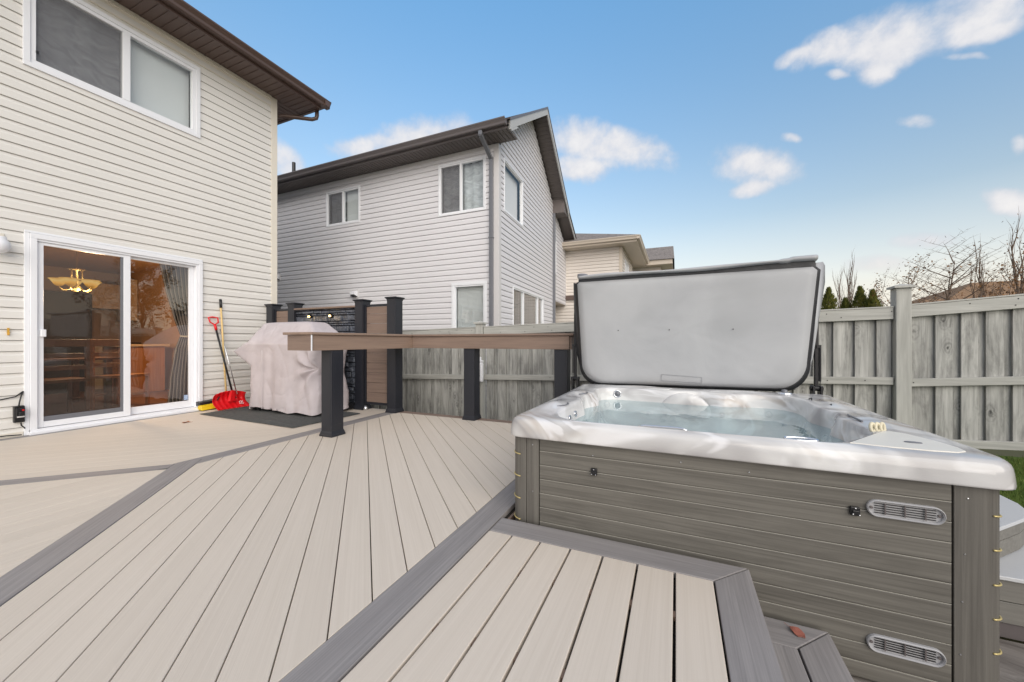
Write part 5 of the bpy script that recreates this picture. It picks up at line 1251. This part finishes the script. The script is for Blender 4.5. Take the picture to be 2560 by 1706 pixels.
branch_tree('poplar_tree', at(28.25,31), 5.4, .10, 1.1, .09, 'narrow bare poplar rising left of the brown roof ridge', 'bare trees beyond the fence', nb=9, depth=2, seed=12, stems=3, leafm=M['twigs'], leafn=160)
branch_tree('poplar_tree', at(29.9,30), 6.2, .16, 1.0, .10, 'tallest bare poplar over the brown roof near the right edge', 'bare trees beyond the fence', nb=8, depth=2, seed=13, stems=2, leafm=M['twigs'], leafn=90)
branch_tree('poplar_tree', at(31.6,30), 5.4, .2, 1.0, .09, 'bare poplar cut by the right edge of the photo', 'bare trees beyond the fence', nb=8, depth=2, seed=14, stems=2, leafm=M['twigs'], leafn=90)
branch_tree('shrub_tree', at(28.9,27), 4.9, .8, .5, .05, 'russet leafed bush in front of the brown roof', 'bare trees beyond the fence', nb=9, depth=2, leafm=M['twigs'], leafn=1500, seed=15, stems=3)
# garden trees to the side, outside the frame, mirrored in the glass
branch_tree('maple_tree', (9.6,8.9,-.3), 4.6, .8, .5, .10, 'orange leafed maple in the neighbouring garden', 'garden trees at the side', nb=11, depth=3, leafm=M['orange'], leafn=11000, seed=21)
branch_tree('maple_tree', (11.5,2.5,-.3), 5.5, .8, .5, .12, 'orange leafed maple in the side garden', 'garden trees at the side', nb=11, depth=3, leafm=M['orange'], leafn=9000, seed=22) if True else None

# ------------------------------------------------------------------ world, sun, camera
wd = bpy.data.worlds.new('World'); sc.world = wd; wd.use_nodes = True; nt = wd.node_tree; nt.nodes.clear()
class WN(NT):
    def __init__(s): s.t = nt
w = WN()
SUN_AZ, SUN_EL = R(140), R(24)
sky = w.n('ShaderNodeTexSky', _sky_type='NISHITA'); sky.sun_disc = False; sky.sun_elevation = SUN_EL; sky.sun_rotation = SUN_AZ; sky.air_density = 1.0; sky.dust_density = .6; sky.ozone_density = 1.6; sky.altitude = 600
tc = w.n('ShaderNodeTexCoord').outputs['Generated']; nv = w.n('ShaderNodeVectorMath', _operation='NORMALIZE'); nt.links.new(tc, nv.inputs[0])
sx = w.n('ShaderNodeSeparateXYZ', Vector=nv.outputs[0]); X, Y, Z = sx.outputs
az = w.math('MULTIPLY', w.math('ARCTAN2', X, Y), 57.29578); el = w.math('MULTIPLY', w.math('ARCSINE', Z), 57.29578)
n1 = w.n('ShaderNodeTexNoise', Vector=nv.outputs[0], Scale=7., Detail=6., Roughness=.6, Distortion=.3).outputs['Fac']
n2 = w.n('ShaderNodeTexNoise', Vector=nv.outputs[0], Scale=22., Detail=5., Roughness=.6).outputs['Fac']
clouds = [(22.0, 29.27, 26.39, 28.02, 21.55, 31.85), (16.8, 30.87, 20.78, 30.44, 16.44, 32.36), (14.23, 31.28, 17.15, 31.08, 14.04, 31.97), (27.14, 28.69, 30.32, 28.68, 26.64, 31.28), (27.62, 27.1, 30.32, 26.71, 27.38, 28.21), (21.09, 27.49, 22.88, 27.25, 20.94, 29.07), (17.84, 28.47, 19.02, 28.06, 17.84, 28.96), (26.77, 25.5, 28.21, 24.81, 26.72, 25.94), (9.17, 21.4, 13.46, 19.97, 8.95, 23.63), (9.17, 18.91, 11.47, 18.67, 9.17, 20.28), (12.88, 23.07, 13.93, 22.67, 12.88, 23.69), (23.74, 21.84, 25.05, 21.24, 23.68, 22.5), (29.78, 17.37, 30.32, 17.16, 29.78, 18.19), (29.46, 12.37, 31.15, 11.56, 29.46, 13.69), (23.74, 10.26, 26.14, 9.87, 23.74, 11.13), (20.47, 8.39, 23.46, 7.76, 20.47, 9.59), (-10.43, 26.67, -2.38, 24.9, -11.01, 29.77), (-12.76, 24.09, -7.01, 23.58, -12.76, 25.91), (-36.77, 27.75, -29.07, 28.98, -37.35, 30.41), (-42.94, 26.1, -36.77, 27.52, -43.22, 27.66), (-54.61, 22.0, -51.85, 20.69, -55.05, 24.75)]
# each cloud patch: compass bearing and height of its centre, of its end and of its top
def sdir(a, e): a, e = R(a), R(e); return Vector((sin(a)*cos(e), cos(a)*cos(e), sin(e)))
wn_ = w.n('ShaderNodeVectorMath', _operation='MULTIPLY_ADD'); nt.links.new(w.n('ShaderNodeTexNoise', Vector=nv.outputs[0], Scale=9., Detail=3.).outputs['Color'], wn_.inputs[0]); wn_.inputs[1].default_value = (.05,.05,.05); 
ofs = w.n('ShaderNodeVectorMath', _operation='SUBTRACT'); nt.links.new(nv.outputs[0], ofs.inputs[0]); ofs.inputs[1].default_value = (.025,.025,.025); nt.links.new(ofs.outputs[0], wn_.inputs[2]); DV = wn_.outputs[0]
cur = None
def dotn(vec): 
    x = w.n('ShaderNodeVectorMath', _operation='DOT_PRODUCT'); nt.links.new(DV, x.inputs[0]); x.inputs[1].default_value = tuple(vec); return x.outputs['Value']
for ci, c in enumerate(clouds):
    P0, P1, P2 = sdir(c[0],c[1]), sdir(c[2],c[3]), sdir(c[4],c[5])
    Mi = Matrix((P0, P1-P0, P2-P0)).transposed().inverted()
    k0, k1, k2 = dotn(Mi[0]), dotn(Mi[1]), dotn(Mi[2])
    u_, v_ = w.math('DIVIDE', k1, k0), w.math('DIVIDE', k2, k0)
    q_ = w.math('SUBTRACT', 1., w.math('ADD', w.math('MULTIPLY', u_, u_), w.math('MULTIPLY', v_, v_)))
    q_ = w.math('ADD', w.math('MULTIPLY', q_, w.math('GREATER_THAN', k0, 0.)), w.math('MULTIPLY', w.math('LESS_THAN', k0, 0.), -9.))
    if ci in (6,7,10,11,12,14,15): q_ = w.math('SUBTRACT', w.math('MULTIPLY', q_, .8), .38)
    cur = q_ if cur is None else w.n('ShaderNodeMath', _operation='SMOOTH_MAX', i0=cur, i1=q_, i2=.35).outputs[0]
cur = w.math('MAXIMUM', cur, -2.)
dens = w.math('ADD', cur, w.math('ADD', w.math('MULTIPLY', w.math('SUBTRACT', n1, .5), 2.4), w.math('MULTIPLY', w.math('SUBTRACT', n2, .5), 1.5)))
mr = w.n('ShaderNodeMapRange', Value=dens); mr.interpolation_type = 'SMOOTHSTEP'; mr.inputs[1].default_value = -.55; mr.inputs[2].default_value = .95
mask = w.math('MULTIPLY', mr.outputs[0], .93)
# unseen broken cloud added behind and above the view for soft fill light
back_ = w.n('ShaderNodeMapRange', Value=w.n('ShaderNodeTexNoise', Vector=nv.outputs[0], Scale=2.6, Detail=6., Roughness=.6).outputs['Fac']); back_.inputs[1].default_value = .30; back_.inputs[2].default_value = .49
fwd = w.math('ADD', w.math('MULTIPLY', X, -.4003), w.math('MULTIPLY', Y, .9164))
gate = w.n('ShaderNodeMapRange', Value=w.math('SUBTRACT', fwd, w.math('MULTIPLY', Z, .60))); gate.inputs[1].default_value = .25; gate.inputs[2].default_value = -.05; gate.inputs[3].default_value = 0; gate.inputs[4].default_value = 1
mask = w.math('MAXIMUM', mask, w.math('MULTIPLY', w.math('MULTIPLY', back_.outputs[0], gate.outputs[0]), .95))
# thin streaks and warm glow low above the horizon
stv = w.n('ShaderNodeMapping', Vector=nv.outputs[0], Scale=(1.6,1.6,26)).outputs[0]
strk = w.n('ShaderNodeMapRange', Value=w.n('ShaderNodeTexNoise', Vector=stv, Scale=1.6, Detail=5., Roughness=.55).outputs['Fac']); strk.inputs[1].default_value = .45; strk.inputs[2].default_value = .7
low = w.n('ShaderNodeMapRange', Value=el); low.interpolation_type = 'SMOOTHSTEP'; low.inputs[1].default_value = 11; low.inputs[2].default_value = 2; low.inputs[3].default_value = 0; low.inputs[4].default_value = 1
skyc = w.n('ShaderNodeVectorMath', _operation='MULTIPLY'); nt.links.new(sky.outputs[0], skyc.inputs[0]); skyc.inputs[1].default_value = (.1,.1,.1)
emap = w.n('ShaderNodeMapRange', Value=el); emap.inputs[1].default_value = 10; emap.inputs[2].default_value = 42
SKY_MUL = w.mix(emap.outputs[0], (1.93,1.41,1.0,1), (1.62,2.17,2.15,1))
sk2 = w.n('ShaderNodeVectorMath', _operation='MULTIPLY'); nt.links.new(skyc.outputs[0], sk2.inputs[0]); nt.links.new(SKY_MUL, sk2.inputs[1])
ccol = w.ramp(w.math('ADD', w.math('MULTIPLY', n2, .5), w.math('MULTIPLY', dens, .35)), [(.1,(.44,.45,.50,1)),(.75,(.63,.615,.61,1))])
lowall = w.n('ShaderNodeMapRange', Value=el); lowall.inputs[1].default_value = 16; lowall.inputs[2].default_value = 3; lowall.inputs[3].default_value = 0; lowall.inputs[4].default_value = .8
skp = w.mix(lowall.outputs[0], sk2.outputs[0], (.53,.58,.645,1))
c1 = w.mix(mask, skp, ccol)
warm = w.n('ShaderNodeMapRange', Value=w.math('ADD', w.math('MULTIPLY', X, .80), w.math('MULTIPLY', Y, .50))); warm.inputs[1].default_value = .2; warm.inputs[2].default_value = .95
c2 = w.mix(w.math('MULTIPLY', w.math('MULTIPLY', low.outputs[0], warm.outputs[0]), 1.), c1, (.68,.61,.48,1))
c3 = w.mix(w.math('MULTIPLY', w.math('MULTIPLY', low.outputs[0], strk.outputs[0]), .38), c2, (.46,.45,.46,1))
bg = w.n('ShaderNodeBackground', Color=c3, Strength=1.0); wo = w.n('ShaderNodeOutputWorld'); nt.links.new(bg.outputs[0], wo.inputs[0])

sl = bpy.data.lights.new('sun', 'SUN'); sl.energy = 2.05; sl.angle = R(60); sl.color = (1,.915,.81); so = bpy.data.objects.new('sun', sl); COL.objects.link(so)
dirv = Vector((sin(SUN_AZ)*cos(SUN_EL), cos(SUN_AZ)*cos(SUN_EL), sin(SUN_EL))); so.rotation_euler = dirv.to_track_quat('Z','Y').to_euler(); so.location = (5,0,8)

cam = bpy.data.cameras.new('camera'); cam.sensor_width = 36; cam.lens = 36*940/2560; cam.clip_start = .02; cam.clip_end = 2000
co = bpy.data.objects.new('camera', cam); COL.objects.link(co); co.location = (0,0,1.0); co.rotation_euler = (R(90),0,R(23.6)); sc.camera = co
sc.view_settings.view_transform = 'Standard'; sc.view_settings.look = 'None'; sc.view_settings.exposure = .55; sc.view_settings.gamma = 1
sc.cycles.use_denoising = True; sc.cycles.max_bounces = 8; sc.cycles.transparent_max_bounces = 12; sc.cycles.sample_clamp_indirect = 4
